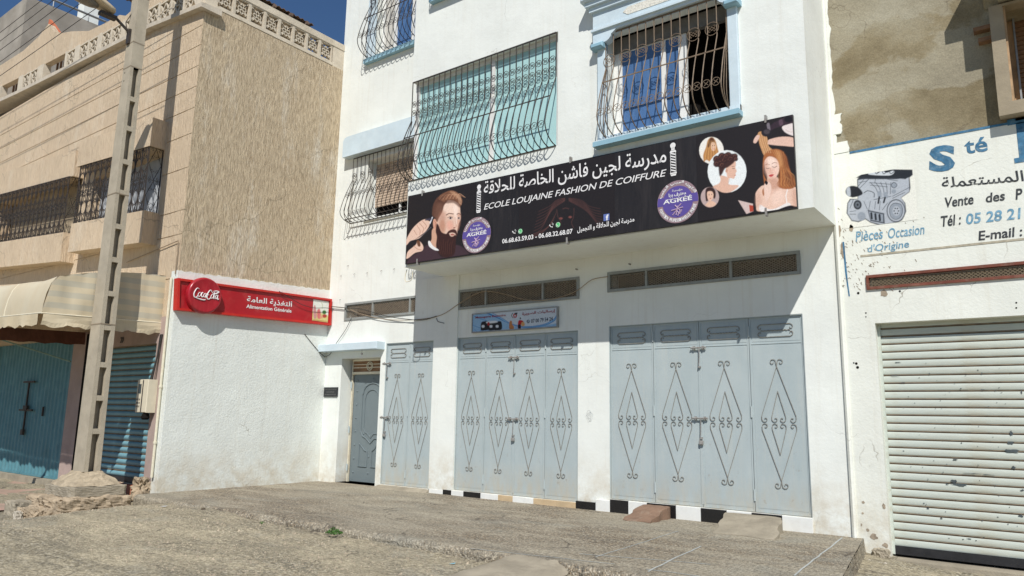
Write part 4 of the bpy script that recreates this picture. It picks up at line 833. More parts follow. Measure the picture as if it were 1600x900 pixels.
# barber poles flanking the title
def barber(Z,x,yt,yb_,wd):
    q=B(); t=onY(*ztx(Z,x,yt),yb); bt=onY(*ztx(Z,x,yb_),yb); H_=t[2]-bt[2]; cx=bt[0]; s=H_/1.0; D=yb-.006
    def fl(pts): q.add([(cx+a*s,D,bt[2]+c*H_) for a,c in pts],[tuple(range(len(pts)))])
    fl([(.085*math.cos(a),.91+.085*math.sin(a)) for a in np.linspace(0,2*math.pi,20)[:-1]]); fl([(-.05,.76),(.05,.76),(.055,.84),(-.055,.84)]); fl([(-.1,.70),(.1,.70),(.09,.74),(.06,.77),(-.06,.77),(-.09,.74)])
    fl([(-.1,.06),(.1,.06),(.1,.1),(-.1,.1)]); fl([(-.07,0),(.07,0),(.09,.05),(-.09,.05)])
    fl([(-.088,.1),(-.076,.1),(-.076,.7),(-.088,.7)]); fl([(.076,.1),(.088,.1),(.088,.7),(.076,.7)])
    for k in range(7): z=.11+k*.083; fl([(-.07,z+.055),(.07,z),(.07,z+.04),(-.07,z+.095)][::1])
    q.build('barber_pole_print',WPAINT,sg)
barber(ZB,37,322,530,1); barber(ZB,1471,12,258,1)
# accreditation seals
def seal(px_,py_,r,lbl):
    c=onY(px_,py_,yb); q=B()
    def dd(R,off,m): q.add([(c[0]+R*math.cos(2*math.pi*k/40),yb-off,c[2]+R*math.sin(2*math.pi*k/40)) for k in range(40)],[tuple(range(40))],m)
    dd(r,.007,0); dd(r*.74,.008,1); q.add([(c[0]+r*.985*math.cos(a),yb-.0086,c[2]+r*.985*math.sin(a)) for a in [R_(t) for t in (-7,-3,0,3,7,11,14,17)]+[R_(180-t) for t in (17,14,11,7,3,0,-3,-7)]],[tuple(range(16))],1)
    s=q.build('accreditation_seal',[MAUVE,VIO],sg,label=lbl); O=lambda x,z:(c[0]+x*r,yb-.010,c[2]+z*r)
    t=B(); lettering(t,'AGRÉÉ',O(-.70,-.03),(1.40*r,0,0),(0,0,.25*r),n_,bold=.02,off=0)
    lettering(t,arabic('معترف بها'),O(-.42,.22),(.84*r,0,0),(0,0,.22*r),n_,bold=.03,off=0); lettering(t,arabic('مؤسسة'),O(-.25,.47),(.5*r,0,0),(0,0,.13*r),n_,bold=.02,off=0)
    for k in range(14): t.add([(O(-.5+k*.075,.14)),(O(-.46+k*.075,.14)),(O(-.46+k*.075,.18)),(O(-.5+k*.075,.18))],[(0,1,2,3)])
    txt='FORMATION PROFESSIONNELLE PRIVÉE'
    for i,ch in enumerate(txt):
        if ch==' ': continue
        a=R_(198+144*i/(len(txt)-1)); e=np.array([-math.sin(a),0,math.cos(a)]); nn=np.array([math.cos(a),0,math.sin(a)]); p0=np.array([c[0],yb-.010,c[2]])+nn*r*.94-e*r*.03
        lettering(t,ch,p0,e*r*.065,-nn*r*.15,n_,bold=.03,off=0)
    ar=[w_ for w_ in ['التكوين','المهني','الخاص']]
    for i,w_ in enumerate(ar):
        a=R_(40+50*i); nn=np.array([math.cos(a),0,math.sin(a)]); e=np.array([math.sin(a),0,-math.cos(a)]); p0=np.array([c[0],yb-.010,c[2]])+nn*r*.78-e*r*.33
        lettering(t,arabic(w_),p0,e*r*.66,nn*r*.17,n_,bold=.03,off=0)
    t.build('seal_lettering',WPAINT,s)
    t=B()
    for pts in ([(-.12,-.15),(.02,-.32),(-.2,-.55)],[(.18,-.12),(-.02,-.3),(.12,-.42),(.0,-.66)],[(-.3,-.38),(0,-.34),(.26,-.3)],[(-.25,-.6),(-.05,-.42),(.1,-.58),(.2,-.4)],[(.02,-.2),(-.08,-.62)]): t.tube([O(*q_) for q_ in pts],r*.03,5)
    t.build('seal_emblem',simple('pink_emblem_print',(.5,.36,.5),.5),s)
c1=onY(744.8,343,yb)-onY(744.8,392,yb); seal(744.8,367.3,c1[2]/2*1.14,'round violet seal beside the bearded man')
c2=onY(1059,286,yb)-onY(1059,344,yb); seal(1059,315.2,c2[2]/2*1.15,'round violet seal right of the phone numbers')
# ================================================================== SMALL COURIER SIGN
ys=9.955; c=[onY(*q,ys) for q in ((738,519),(870,510),(870,480.5),(739,491))]; sx0,sx1=c[0][0],c[1][0]; sz0=(c[0][2]+c[1][2])/2; sz1=(c[2][2]+c[3][2])/2
ss=thing('courier_sign','small blue and white courier sign above the middle garage door','sign',((sx0+sx1)/2,ys,sz0))
q=B(); q.box(sx0-.015,sx1+.015,ys-.01,ys+.045,sz0-.015,sz0+.004); q.box(sx0-.015,sx1+.015,ys-.01,ys+.045,sz1-.004,sz1+.015); q.box(sx0-.015,sx0+.004,ys-.0101,ys+.045,sz0+.004,sz1-.004); q.box(sx1-.004,sx1+.015,ys-.0101,ys+.045,sz0+.004,sz1-.004); q.box(sx0,sx1,ys+.002,ys+.04,sz0,sz1); q.build('frame',STEEL,ss)
ZD=(700,460,1600/220.); p=Paint(ZD,'y',ys,sx0+.004,sx1-.004,sz0+.004,sz1-.004,.006,(196,206,216))
p.poly([(280,420),(290,240),(440,215),(520,240),(600,290),(700,340),(800,365),(1000,365),(1240,330),(1240,380),(900,385),(600,400)],(110,170,215),6,alpha=.7)
for k,(cl) in enumerate([(20,90,165),(60,150,210),(160,205,232),(24,100,175)]): p.curve([(440+k*22,212),(560+k*20,262+k*4),(700+k*10,330+k*4),(880,372-k*2),(1080,352-k*3),(1200,300-k*6),(1236,240)],13-2*k,cl,4,.9)
p.curve([(285,238),(350,270),(440,300)],5,(40,120,190),3); p.curve([(280,350),(340,372),(420,400)],4,(40,120,190),3); p.curve([(300,400),(330,425)],4,(60,130,190),3)
for dx,s_ in ((0,1.),(90,.8),(160,.65)):
    p.poly([(372+dx,400),(375+dx,330),(400+dx,308),(400+70*s_+dx,312),(402+75*s_+dx,395),(380+dx,410)],(26,28,34),4); p.poly([(384+dx,352),(412+dx,350),(412+dx,375),(386+dx,376)],(214,220,226),3); p.ell(398+dx,402,12*s_,10*s_,(14,14,16),3)
p.poly([(440,310),(540,300),(560,318),(450,330)],(220,224,228),4); p.poly([(450,320),(470,318),(472,350),(452,352)],(170,40,40),3)
p.poly([(698,392),(696,330),(708,300),(725,305),(730,340),(748,365),(745,392)],(184,120,70),3); p.poly([(795,385),(798,310),(815,292),(850,300),(862,330),(830,340),(828,385)],(184,26,34),3); p.ell(822,272,7,12,(36,24,22),3); p.poly([(834,322),(862,314),(872,350),(838,362)],(206,158,100),3); p.poly([(798,345),(826,345),(824,388),(800,388)],(22,24,34),3)
p.curve([(735,215),(722,240),(740,268)],7,(30,30,36),3); p.ell(762,240,22,26,(176,30,40),3); p.ell(762,242,9,12,(200,206,214),3); p.poly([(755,215),(790,208),(775,235)],(30,30,36),3)
p.build('printed_sheet',ss)
def TD(b,s,bl,br,tl,**k): text_px(b,s,ztx(ZD,*bl),ztx(ZD,*br),ztx(ZD,*tl),'y',ys-.004,n_,off=0.,**k)
MRN=simple('maroon_print',(.30,.02,.04),.5); NAVY=simple('navy_print',(.02,.03,.06),.5)
q=B(); TD(q,'Messagerie Essaouira',(312,282),(655,254),(312,252),bold=.015); TD(q,arabic('إرساليات الصويرة'),(842,248),(1222,208),(842,206),bold=.02); q.build('red_lettering',MRN,ss)
q=B(); TD(q,'07 00 79 54 24',(944,325),(1190,298),(944,282),bold=.01); d_=onY(*ztx(ZD,912,308),ys); q.tube([(d_[0]+.026*math.cos(R_(t)),ys-.003,d_[2]+.026*math.sin(R_(t))) for t in range(0,360,30)],.004,4,True); q.tube([(d_[0]-.012,ys-.004,d_[2]+.012),(d_[0]-.006,ys-.004,d_[2]-.006),(d_[0]+.012,ys-.004,d_[2]-.01)],.004,4); q.build('phone_number_lettering',NAVY,ss)
# ================================================================== NAME PLATE
yp=9.985; c=[onY(*q,yp) for q in ((506,620),(527,620),(526.5,605),(507,605))]
pl=thing('name_plate','small black plate with three engraved lines left of the entrance','plate',(c[0][0],yp,c[0][2]))
q=B(); q.cbox(c[0][0],c[1][0],yp-.012,Y0,c[0][2],c[2][2],.003); q.build('plate',PLATEB,pl)
q=B(); W=c[1][0]-c[0][0]; Hh=c[2][2]-c[0][2]
for k,(t,a) in enumerate([('ECOLE LOUJAINE FASHION',.06),('DE COIFFURE',.2),('06.68.63.59.03',.1)]): lettering(q,t,(c[0][0]+W*a,yp-.0135,c[0][2]+Hh*(.72-.27*k)),(W*(1-2*a),0,0),(0,0,Hh*.10),n_,bold=0,off=0)
q.build('engraved_lettering',simple('engraved_grey_line',(.22,.22,.21),.5),pl)
# ================================================================== RED SHOP SIGN on the side wall
X1=XL+.145; nX=(1,0,0)
bl,br,tr,tl=[onX(*q,X1) for q in ((276.8,484.2),(518,508.5),(519,467.3),(278.6,434.2))]
rs=thing('red_shop_sign','red light box sign with round soda emblem on the white side wall','sign',(X1,bl[1],bl[2]))
def quadbox(b,ya,yb2,z,t0,t1,m=None): pass
q=B(); fr=.04
def sb(b,p4,xa,xb,m=None): # p4 (y,z) ccw seen from +x
    k=[(xa,y,z) for y,z in p4]+[(xb,y,z) for y,z in p4]; b.add(k,[(3,2,1,0),(4,5,6,7),(0,1,5,4),(1,2,6,5),(2,3,7,6),(3,0,4,7)],m)
c4=[(bl[1],bl[2]),(br[1],br[2]),(tr[1],tr[2]),(tl[1],tl[2])]
def ins(c4,d): return [(c4[0][0]+d,c4[0][1]+d),(c4[1][0]-d,c4[1][1]+d),(c4[2][0]-d,c4[2][1]-d),(c4[3][0]+d,c4[3][1]-d)]
i4=ins(c4,fr)
for k in range(4):
    j=(k+1)%4; sb(q,[c4[k],c4[j],i4[j],i4[k]],XL+.005,X1)
q.build('case',REDM,rs); q=B(); sb(q,ins(c4,.037),XL+.01,X1-.035); q.build('face',REDF,rs)
xf=X1-.033; ZE=(260,420,1600/280.)
dc=onX(*ztx(ZE,335,240),X1+.03); dt=onX(*ztx(ZE,335,75),X1+.06); rD=abs(dt[2]-dc[2])*1.0
q=B(); q.lathe((X1-.03,dc[1],dc[2]),(1,0,0),[(rD*.97,0),(rD,.02),(rD,.08),(rD*.97,.105),(rD*.90,.12),(rD*.87,.117),(rD*.3,.121),(.001,.122)],40); q.build('round_emblem',REDD,rs,smooth=True)
# flowing script on the emblem
q=B(); xd=X1+.098; S=lambda x,z:(xd,dc[1]+x*rD,dc[2]+z*rD)
def stroke(pts,w): 
    p=[np.array(S(*t)) for t in pts]; p=[2*p[0]-p[1]]+p+[2*p[-1]-p[-2]]; o=[]
    for i in range(1,len(p)-2):
        a,b_,c_,d_=p[i-1:i+3]
        for t in np.linspace(0,1,5)[:-1]: o.append(.5*((2*b_)+(-a+c_)*t+(2*a-5*b_+4*c_-d_)*t*t+(-a+3*b_-3*c_+d_)*t**3))
    o.append(p[-2]); n2=len(o); q.tube([tuple(v) for v in o],[rD*w*(.45+.75*math.sin(math.pi*i/(n2-1))) for i in range(n2)],5)
for dx in (0,.76):
    stroke([(-.42+dx,.29),(-.52+dx,.33),(-.62+dx,.22),(-.70+dx,.0),(-.66+dx,-.18),(-.54+dx,-.17),(-.46+dx,-.05)],.027)
stroke([(-.66,-.18),(-.4,-.24),(-.1,-.27),(.0,-.22)],.03); stroke([(.26,.29),(.45,.16),(.62,.2),(.74,.30),(.6,.33),(.4,.28)],.03)
def ring(cx,cz,rx,rz,w=.017): stroke([(cx+rx*math.cos(R_(t))+.25*rz*math.sin(R_(t)),cz+rz*math.sin(R_(t))) for t in range(30,400,40)],w)
ring(-.38,.0,.075,.12); stroke([(-.16,.1),(-.23,.12),(-.28,-.02),(-.22,-.12),(-.13,-.05)],.03); ring(-.07,0,.06,.11); stroke([(.02,.12),(-.01,-.04),(.02,-.12),(.08,-.06)],.03)
ring(.37,0,.07,.12); stroke([(.50,.26),(.47,.08),(.47,-.1),(.53,-.11)],.03); ring(.62,-.0,.06,.11); stroke([(.71,.12),(.68,-.05),(.72,-.13),(.78,-.08)],.03); stroke([(.10,.04),(.17,.05)],.025)
q.build('script_lettering',WPAINT,rs)
def TE(b,s,bl,br,tl,**k): text_px(b,s,ztx(ZE,*bl),ztx(ZE,*br),ztx(ZE,*tl),'x',xf,nX,**k)
q=B(); TE(q,arabic('التغذيـة العامـة').replace('ـ','ـ'),(716,305),(1118,352),(716,240),bold=.016); q.build('arabic_lettering',WPAINT,rs)
q=B(); TE(q,'Alimentation Générale',(712,350),(1115,392),(712,316),bold=.016,spacing=.98); q.build('latin_lettering',WPAINT,rs)
pa=onX(*ztx(ZE,1300,460),xf); pb=onX(*ztx(ZE,1446,380),xf); pt=onX(*ztx(ZE,1300,268),xf)
p=Paint(ZE,'x',xf+.003,pa[1],pb[1],pa[2],pt[2]-.005,.006,(222,224,214))
p.poly([(1300,380),(1450,420),(1450,480),(1300,470)],(206,196,130),8); p.poly([(1316,440),(1312,350),(1330,330),(1342,430)],(196,140,140),4); p.poly([(1350,440),(1346,372),(1372,362),(1378,440)],(206,110,110),5); p.ell(1410,388,18,18,(70,120,60),4); p.ell(1412,422,20,16,(170,60,50),4); p.ell(1384,430,14,12,(214,150,120),4); p.poly([(1320,452),(1440,468),(1436,474),(1320,462)],(180,150,90),3); p.curve([(1386,300),(1394,330),(1390,360)],3,(150,170,120),2)
p.build('grocery_print',rs)
# ================================================================== BEIGE BUILDING (left)
NF=(0,-1,0)
YL=6.63
bb=thing('beige_building','two-storey beige scratched-render building with lattice parapet on the left','building',(-17,YL,-1.4))
def zs(x): return .068*np.clip(-13.6-x,0,20)      # the cornice and window boxes climb gently towards the left
LIP=[onY(29,145,YL-.12),onY(230,44,YL-.12),onY(314,10,YL-.12)]
def zcor(x): return float(np.interp(x,[-27.]+[l[0] for l in LIP]+[-12],[LIP[0][2]+.069*(LIP[0][0]+27.)]+[l[2] for l in LIP]+[LIP[2][2]-.03]))
XE=-26.
PW1=(-21.6,-16.8,3.6,5.15); PW2=(-16.25,-13.35,3.62,4.85); GATE=(-20.6,-16.2,-1.52,1.42); SHT=(-14.75,-12.87,-1.31,1.15)
NI=[(-19.75,-18.5,8.17,8.60),(-22.6,-21.35,8.35,8.78)]
b=B(); b.wall(XE,XL,-1.7,7.75,YL+.012,YL+.3,[PW1,PW2,GATE,SHT]); b.build('front_wall',BEIGE,bb)
# render laid in courses: thin bands with open grooves between
gz=[3.05,5.75,6.12,6.50,6.86,7.22,7.62]
lv=[1.55,2.30,3.1,3.55,4.35,5.0,5.50,5.92,6.33,6.75,7.15,7.60]
for a,c in zip(lv[:-1],lv[1:]):
    b=B(); b.wall(XE,XL+.0,a+.009,c-.009,YL,YL+.013,[PW1,PW2]); o=b.build('render_course',BEIGE,bb)
b=B(); b.wall(YL+.006,Y0+.35,-1.8,7.60,XL+.002,XL-.3,axis='x'); b.build('side_wall',BEIGE_SIDE,bb)
# painted white lower part, standing 1.5 cm proud with a ragged top
b=B(); n=60; top=[2.42+.14*(i/n)+.018*math.sin(i*1.9)*random.random() for i in range(n+1)]
for i in range(n):
    ya,yc=YL-.01+(Y0-YL+.01)*i/n,YL-.01+(Y0-YL+.01)*(i+1)/n
    p=[(XL-.003,ya,-1.7),(XL+.016,ya,-1.7),(XL+.016,yc,-1.7),(XL-.003,yc,-1.7),(XL-.003,ya,top[i]),(XL+.016,ya,top[i]),(XL+.016,yc,top[i+1]),(XL-.003,yc,top[i+1])]; b.add(p,[(4,5,6,7),(1,2,6,5)]+([(0,1,5,4)] if i==0 else []))
b.build('white_painted_render',WHITE_ROUGH,bb)
b=B(); b.box(-12.60,XL-.001,YL-.012,YL+.02,-1.6,2.43); b.build('corner_strip',WHITE_ROUGH,bb)
b=B(); b.box(XE,XL-.31,YL+.32,15,-1.7,7.4); b.build('building_core',BEIGE_SIDE,bb)
# cornice
b=B(); N=14; xs_=np.linspace(XE,XL+.12,N+1)
for i in range(N):
    a,c=xs_[i],xs_[i+1]; za,zc=zcor(a),zcor(c); y=YL-.12
    p=[(a,y,za+.0),(c,y,zc+.0),(c,YL+.3,zc),(a,YL+.3,za),(a,y,za+.09),(c,y,zc+.09),(c,YL+.3,zc+.13),(a,YL+.3,za+.13)]; b.add(p,[(3,2,1,0),(4,5,6,7),(0,1,5,4)]+([(1,2,6,5)] if i==N-1 else [])+([(3,0,4,7)] if i==0 else []))
b.build('cornice',simple('weathered_cornice_plaster',(.54,.48,.39),.9,.15,5,bmp=.5,bscale=35,stain=(.3,.24,.17),stain_amt=.5),bb)
# parapet of lattice blocks
def claustra(w,h,t,kind):
    q=B(); f=.028
    q.box(0,w,0,t,0,f); q.box(0,w,0,t,h-f,h); q.box(0,f,0,t,f,h-f); q.box(w-f,w,0,t,f,h-f)
    def bar(x0,z0,x1,z1,r=.014):
        d=np.array([x1-x0,z1-z0]); d/=np.linalg.norm(d); nn=np.array([-d[1],d[0]])*r
        pts=[(x0-nn[0],z0-nn[1]),(x1-nn[0],z1-nn[1]),(x1+nn[0],z1+nn[1]),(x0+nn[0],z0+nn[1])]; q.prism(pts,.012,t-.012)
    if kind==0:
        bar(f,f,w/2,h-f); bar(w/2,h-f,w-f,f); bar(f,h-f,w/2,f); bar(w/2,f,w-f,h-f); bar(f,h/2,w-f,h/2,.010)
    else:
        cx,cz=w/2,h/2; s=min(w,h)*.30
        bar(cx-s,cz-s,cx+s,cz+s); bar(cx-s,cz+s,cx+s,cz-s); dd=s*.95
        bar(cx-dd,cz,cx,cz+dd,.012); bar(cx,cz+dd,cx+dd,cz,.012); bar(cx+dd,cz,cx,cz-dd,.012); bar(cx,cz-dd,cx-dd,cz,.012)
        bar(f,h-f,cx-dd*.55,cz+dd*.45,.012); bar(w-f,h-f,cx+dd*.55,cz+dd*.45,.012)
        for s2 in (-1,1):
            pts=[(cx+s2*(w/2-f),f+.0),(cx+s2*(w/2-f-.02),cz-.10),(cx+s2*dd*.75,cz-dd*.5)]
            for a,c in zip(pts[:-1],pts[1:]): bar(*a,*c,.012)
    return q
CLM=simple('claustra_cement',(.60,.53,.42),.9,.12,6,bmp=.4,bscale=30,stain=(.36,.29,.2),stain_amt=.5)
CL0=claustra(.46,.42,.10,0).mesh('lattice_block',CLM)
q=claustra(.40,.41,.10,1); q.v=[(-b_,a,c) for a,b_,c in q.v]; CL1=q.mesh('lattice_block',CLM)
grp=[(-21.0,3,.43),(-18.30,2,.43),(-17.10,2,.46),(-15.98,12,.52)]; x=-15.98
solid=[]
cl=[(-21.05,2),(-18.40,1),(-17.72,2),(-16.60,2),(-15.5,6)]
used=[]
for x0,nb in cl:
    for k in range(nb):
        xx=x0+k*.485
        if xx+.46>XL-.1: break
        inst('lattice_block',CL0,bb,(xx,YL-.05,zcor(xx+.2)+.10)); used.append((xx,xx+.46))
b=B(); x=XE
for a,c in used+[(XL-.02,XL)]:
    skip=[n_ for n_ in NI if n_[0]<a and n_[1]>x]
    segs=[(x,a)]
    for n_ in skip: segs=[s for q_ in segs for s in ((q_[0],min(q_[1],n_[0])),(max(q_[0],n_[1]),q_[1])) if s[1]-s[0]>.01]
    for s0,s1 in segs: 
        if s1-s0>.012: b=B(); b.hexa([(s0,YL-.051,zcor(s0)+.12),(s1,YL-.051,zcor(s1)+.12),(s1,YL+.12,zcor(s1)+.12),(s0,YL+.12,zcor(s0)+.12),(s0,YL-.051,zcor(s0)+.552),(s1,YL-.051,zcor(s1)+.552),(s1,YL+.12,zcor(s1)+.552),(s0,YL+.12,zcor(s0)+.552)]); b.build('parapet_pier',CLM,bb)
    x=c
# coping wall above, uneven
b=B(); pts=[(XE,9.45),(-21.4,9.33),(-20.4,9.45),(-19.9,9.62),(-19.5,9.28),(-18.9,9.05),(-18.4,8.93),(-17.4,8.62),(-16.6,8.55),(-15.9,8.52),(-15.6,8.40),(-15.2,8.46),(-14.,8.36),(-13.2,8.26),(XL,8.17)]
for (a,za),(c,zc) in zip(pts[:-1],pts[1:]):
    for s0,s1 in [(a,c)]:
        z0a,z0c=zcor(s0)+.55,zcor(s1)+.55; za=max(za,z0a+.03); zc=max(zc,z0c+.03)
        b.add([(s0,YL-.021,z0a),(s1,YL-.021,z0c),(s1,YL+.13,z0c),(s0,YL+.13,z0a),(s0,YL-.021,za),(s1,YL-.021,zc),(s1,YL+.13,zc),(s0,YL+.13,za)],[(3,2,1,0),(4,5,6,7),(0,1,5,4),(2,3,7,6)])
b.add([(XL,YL-.021,8.13),(XL,YL+.13,8.13),(XL,YL+.13,8.17),(XL,YL-.021,8.17)],[(0,1,2,3)])
b.build('parapet_coping',BEIGE,bb)
b=B(); b.prism([(-20.42,9.44),(-19.55,9.32),(-20.02,9.72),(-20.36,9.98)],YL+.13,YL+.2); b.build('exposed_brick_gable',BRICK,bb)
for n_ in NI:
    q=B(); q.wall(n_[0],n_[1],zcor((n_[0]+n_[1])/2)+.13,zcor((n_[0]+n_[1])/2)+.55,YL+.28,YL+.3); v=q.build('recess_opening',DIMBROWN,bb)
    q=B(); 
    for k in range(6): xx=n_[0]+.1+k*(n_[1]-n_[0]-.2)/5; q.box(xx-.02,xx+.02,YL+.2,YL+.24,n_[2],n_[3])
    q.build('slats',WOODD,v)
# side parapet
ys_=np.linspace(YL+.27,9.68,9)
for k in range(8): 
    ya=ys_[k]; inst('lattice_block',CL1,bb,(XL-.0,ya,7.66),scale=(1,(ys_[1]-ys_[0]-.015)/.40,1))
b=B(); b.box(XL-.12,XL+.012,YL,9.68,7.60,7.66); b.box(XL-.12,XL+.002,9.69,Y0+.02,7.60,8.21); b.box(XL-.12,XL+.002,YL-.02,YL+.26,7.60,8.20); b.box(XL-.13,XL+.015,YL-.02,Y0+.01,8.07,8.21)
for k in range(1,8): b.box(XL-.11,XL+.004,ys_[k]-.013,ys_[k]-.001,7.66,8.07)
b.build('side_parapet',CLM,bb)
ra=onX(480,38,XL-.25); rb_=onX(400,-4,XL-.25)
b=B(); m_=(ra[2]-rb_[2])/(ra[1]-rb_[1]); zr=lambda y_: ra[2]+m_*(y_-ra[1]); yA=7.0; yB=ra[1]-.05
b.prism([(yA,7.4),(yB,7.4),(yB,zr(yB)-.05),(yA,zr(yA)-.05)],-15.8,XL-.30,'x'); b.build('roof_room',BEIGE_SIDE,bb)
b=B(); b.box(XE,XL-.5,YL+1.3,YL+1.5,7.4,8.55); b.build('added_back_wall',BEIGE_SIDE,bb)  # wall added behind the lattice to darken its openings
b=B(); n=22; L_=(ra[1]+.12-6.6)/n
for k in range(n):
    y=6.6+k*L_; z0,z1,z2=zr(y),zr(y+L_/2)+.035,zr(y+L_)
    for (ya,za,yc,zc) in ((y,z0,y+L_/2,z1),(y+L_/2,z1,y+L_,z2)): b.add([(XL-.17,ya,za),(XL-.17,yc,zc),(-15.9,yc,zc+.5),(-15.9,ya,za+.5)],[(0,1,2,3)]); b.add([(XL-.17,ya,za-.012),(XL-.17,yc,zc-.012),(XL-.17,yc,zc),(XL-.17,ya,za)],[(0,1,2,3)])
for k in range(4): y=ra[1]-.1-k*.42; b.box(-14,XL-.12,y,y+.06,zr(y)-.07,zr(y)-.01)
b.build('corrugated_roof_sheet',CORRM,bb)
# window boxes: hood, sill, lattice grille, dark room behind
def tilt(x): return float(zs(x))
def slab(b,x0,x1,y0,y1,za,zb,m=None):
    b.hexa([(x0,y0,za+tilt(x0)-tilt(x1)),(x1,y0,za),(x1,y1,za),(x0,y1,za+tilt(x0)-tilt(x1)),(x0,y0,zb+tilt(x0)-tilt(x1)),(x1,y0,zb),(x1,y1,zb),(x0,y1,zb+tilt(x0)-tilt(x1))],m)
def lattice(parent,x0,x1,yf,depth,za,zb,sx=.24):
    H_=zb-za; f=B(); r=.008
    def zz(x): return tilt(x)-tilt(x1)
    f.tube([(x0,yf-depth,za+zz(x0)),(x1,yf-depth,za),(x1,yf,za)],.011,4); f.tube([(x0,yf-depth,zb+zz(x0)),(x1,yf-depth,zb),(x1,yf,zb)],.011,4); f.tube([(x0,yf-depth,(za+zb)/2+zz(x0)),(x1,yf-depth,(za+zb)/2),(x1,yf,(za+zb)/2)],.008,4)
    g_=f.build('window_grille',IRON,parent)
    bar=B().box(-.009,.009,-.009,.009,0,H_).mesh('bar',IRON)
    nb=int((x1-x0)/sx); ws=(x1-x0)/nb
    for i in range(nb+1): xx=x0+i*ws; inst('bar',bar,g_,(xx,yf-depth,za+zz(xx)))
    inst('bar',bar,g_,(x1,yf-.01,za))
    o=B(); w_,h_=ws,H_/2
    for s in (-1,1):
        o.tube([(s*w_*.0,0,h_*.02),(s*w_*.48,0,h_*.5),(0,0,h_*.98)],.0075,4)
        for z0,sg in ((h_*.30,1),(h_*.70,-1)): o.tube(xz(spiral(s*w_*.2,z0,w_*.17,1.1,0 if s<0 else math.pi,s*sg,9)),.006,4)
        o.tube(xz(spiral(s*w_*.33,h_*.06,w_*.14,1.0,math.pi/2,s,8)),.006,4); o.tube(xz(spiral(s*w_*.33,h_*.94,w_*.14,1.0,-math.pi/2,-s,8)),.006,4)
    om=o.mesh('scroll_panel',IRON)
    for i in range(nb):
        for j in range(2): xx=x0+(i+.5)*ws; inst('scroll_panel',om,g_,(xx,yf-depth,za+zz(xx)+j*h_))
    q=B(); q.v=[(0,a,c) for a,_,c in [(v[0],0,v[2]) for v in o.v]]; q.f=o.f; q.m=o.m; qm=q.mesh('scroll_panel',IRON)
    for j in range(2): inst('scroll_panel',qm,g_,(x1,yf-depth/2,za+j*h_))
    return g_
def boxwin(P,hd,sd_,hoodz,hoodx,sillz,sillx,gz_,gx_,gd,lab):
    f=B(); slab(f,hoodx[0],hoodx[1],YL-hd,YL+.01,hoodz[0],hoodz[1]); w_=f.build('window',BEIGE,bb,label=lab); f=B(); slab(f,sillx[0],sillx[1],YL-sd_,YL+.011,sillz[0],sillz[1]); f.build('sill_box',BEIGE,w_)
    lattice_parent=w_
    # grille is a part of its own
    lattice(bb,gx_[0],gx_[1],YL,gd,gz_[0],gz_[1])
    f=B(); f.box(P[0],P[1],YL+.9,YL+.92,P[2]-.3,P[3]+.8); f.build('dim_room',BLACK,w_); return w_
w1=boxwin(PW1,.22,.28,(4.93,5.52),(-21.75,-16.75),(3.03,3.66),(-21.6,-16.72),(3.66,4.93),(-21.5,-16.86),.24,'long window left of the pole with hood, sill box and dark room')
# interior things of the long window
f=B(); f.box(-19.3,-18.6,YL+.35,YL+.4,3.6,4.6); f.prism([(-18.6+.0,4.6)]+[(-18.95+.35*math.cos(a),4.6+.35*math.sin(a)) for a in np.linspace(0,math.pi,9)],YL+.35,YL+.4); f.box(-20.3,-20.0,YL+.35,YL+.4,3.6,4.7); f.build('curtain',simple('pale_hanging_cloth',(.62,.62,.6),.9,.1,4),w1)
f=B(); f.box(-18.3,-16.9,YL+.4,YL+.5,3.65,4.15); f.box(-20.,-19.2,YL+.4,YL+.5,3.65,4.0); f.build('brown_cabinet',WOODD,w1)
w2=boxwin(PW2,.29,.29,(4.86,5.42),(-16.45,-13.31),(2.99,3.60),(-16.35,-13.27),(3.60,4.86),(-16.28,-13.37),.27,'corner window behind the utility pole with pale curtain')
f=B(); 
for k in range(24): x0=-16.2+k*.118; f.add([(x0,YL+.16+.02*(k%2),3.6),(x0+.118,YL+.16+.02*((k+1)%2),3.6),(x0+.118,YL+.16+.02*((k+1)%2),4.95),(x0,YL+.16+.02*(k%2),4.95)],[(0,1,2,3)])
f.build('curtain',simple('grey_white_curtain',(.40,.42,.44),.9,.15,3,stain=(.25,.27,.3),stain_amt=.5),w2)
# gate of turquoise corrugated sheet, its sill and pillar
f=B(); x0,x1=-20.6,-16.2; n=int((x1-x0)/.055)
y=YL+.12
for part_,(a,c) in enumerate([(x0,-18.45),(-18.43,x1)]):
    s=B(); n=int((c-a)/.045); prf=[(a+(c-a)*i/n, y+(.022 if (i//2)%2 else 0)) for i in range(n+1)]
    for (xa,ya),(xb,yb_) in zip(prf[:-1],prf[1:]): s.add([(xa,ya,-1.44),(xb,yb_,-1.44),(xb,yb_,1.42),(xa,ya,1.42)],[(0,1,2,3)])
    s.box(a,c,y-.012,y+.002,-1.46,-1.42)
    if part_==0: gt=s.build('corrugated_gate',TEALG,bb,label='faded turquoise corrugated metal double gate')
    else: s.build('leaf',TEALG,gt)
for z in (.62,.0,-.45):
    pass
f=B(); f.box(-18.75,-18.15,y-.06,y-.035,.52,.56); f.box(-18.8,-18.1,y-.06,y-.035,-.10,-.06); f.box(-18.47,-18.43,y-.06,y-.03,-.5,.52); f.box(-18.55,-18.36,y-.075,y-.03,-.08,.02); f.box(-18.52,-18.40,y-.075,y-.03,-.62,-.5); f.box(-17.62,-17.58,y-.04,y-.01,-.2,0.); f.build('bolt',IRON,gt)
f=B(); f.box(-20.7,-15.5,YL-.03,YL+.2,-1.62,-1.465); f.build('threshold',RAMPC,bb)
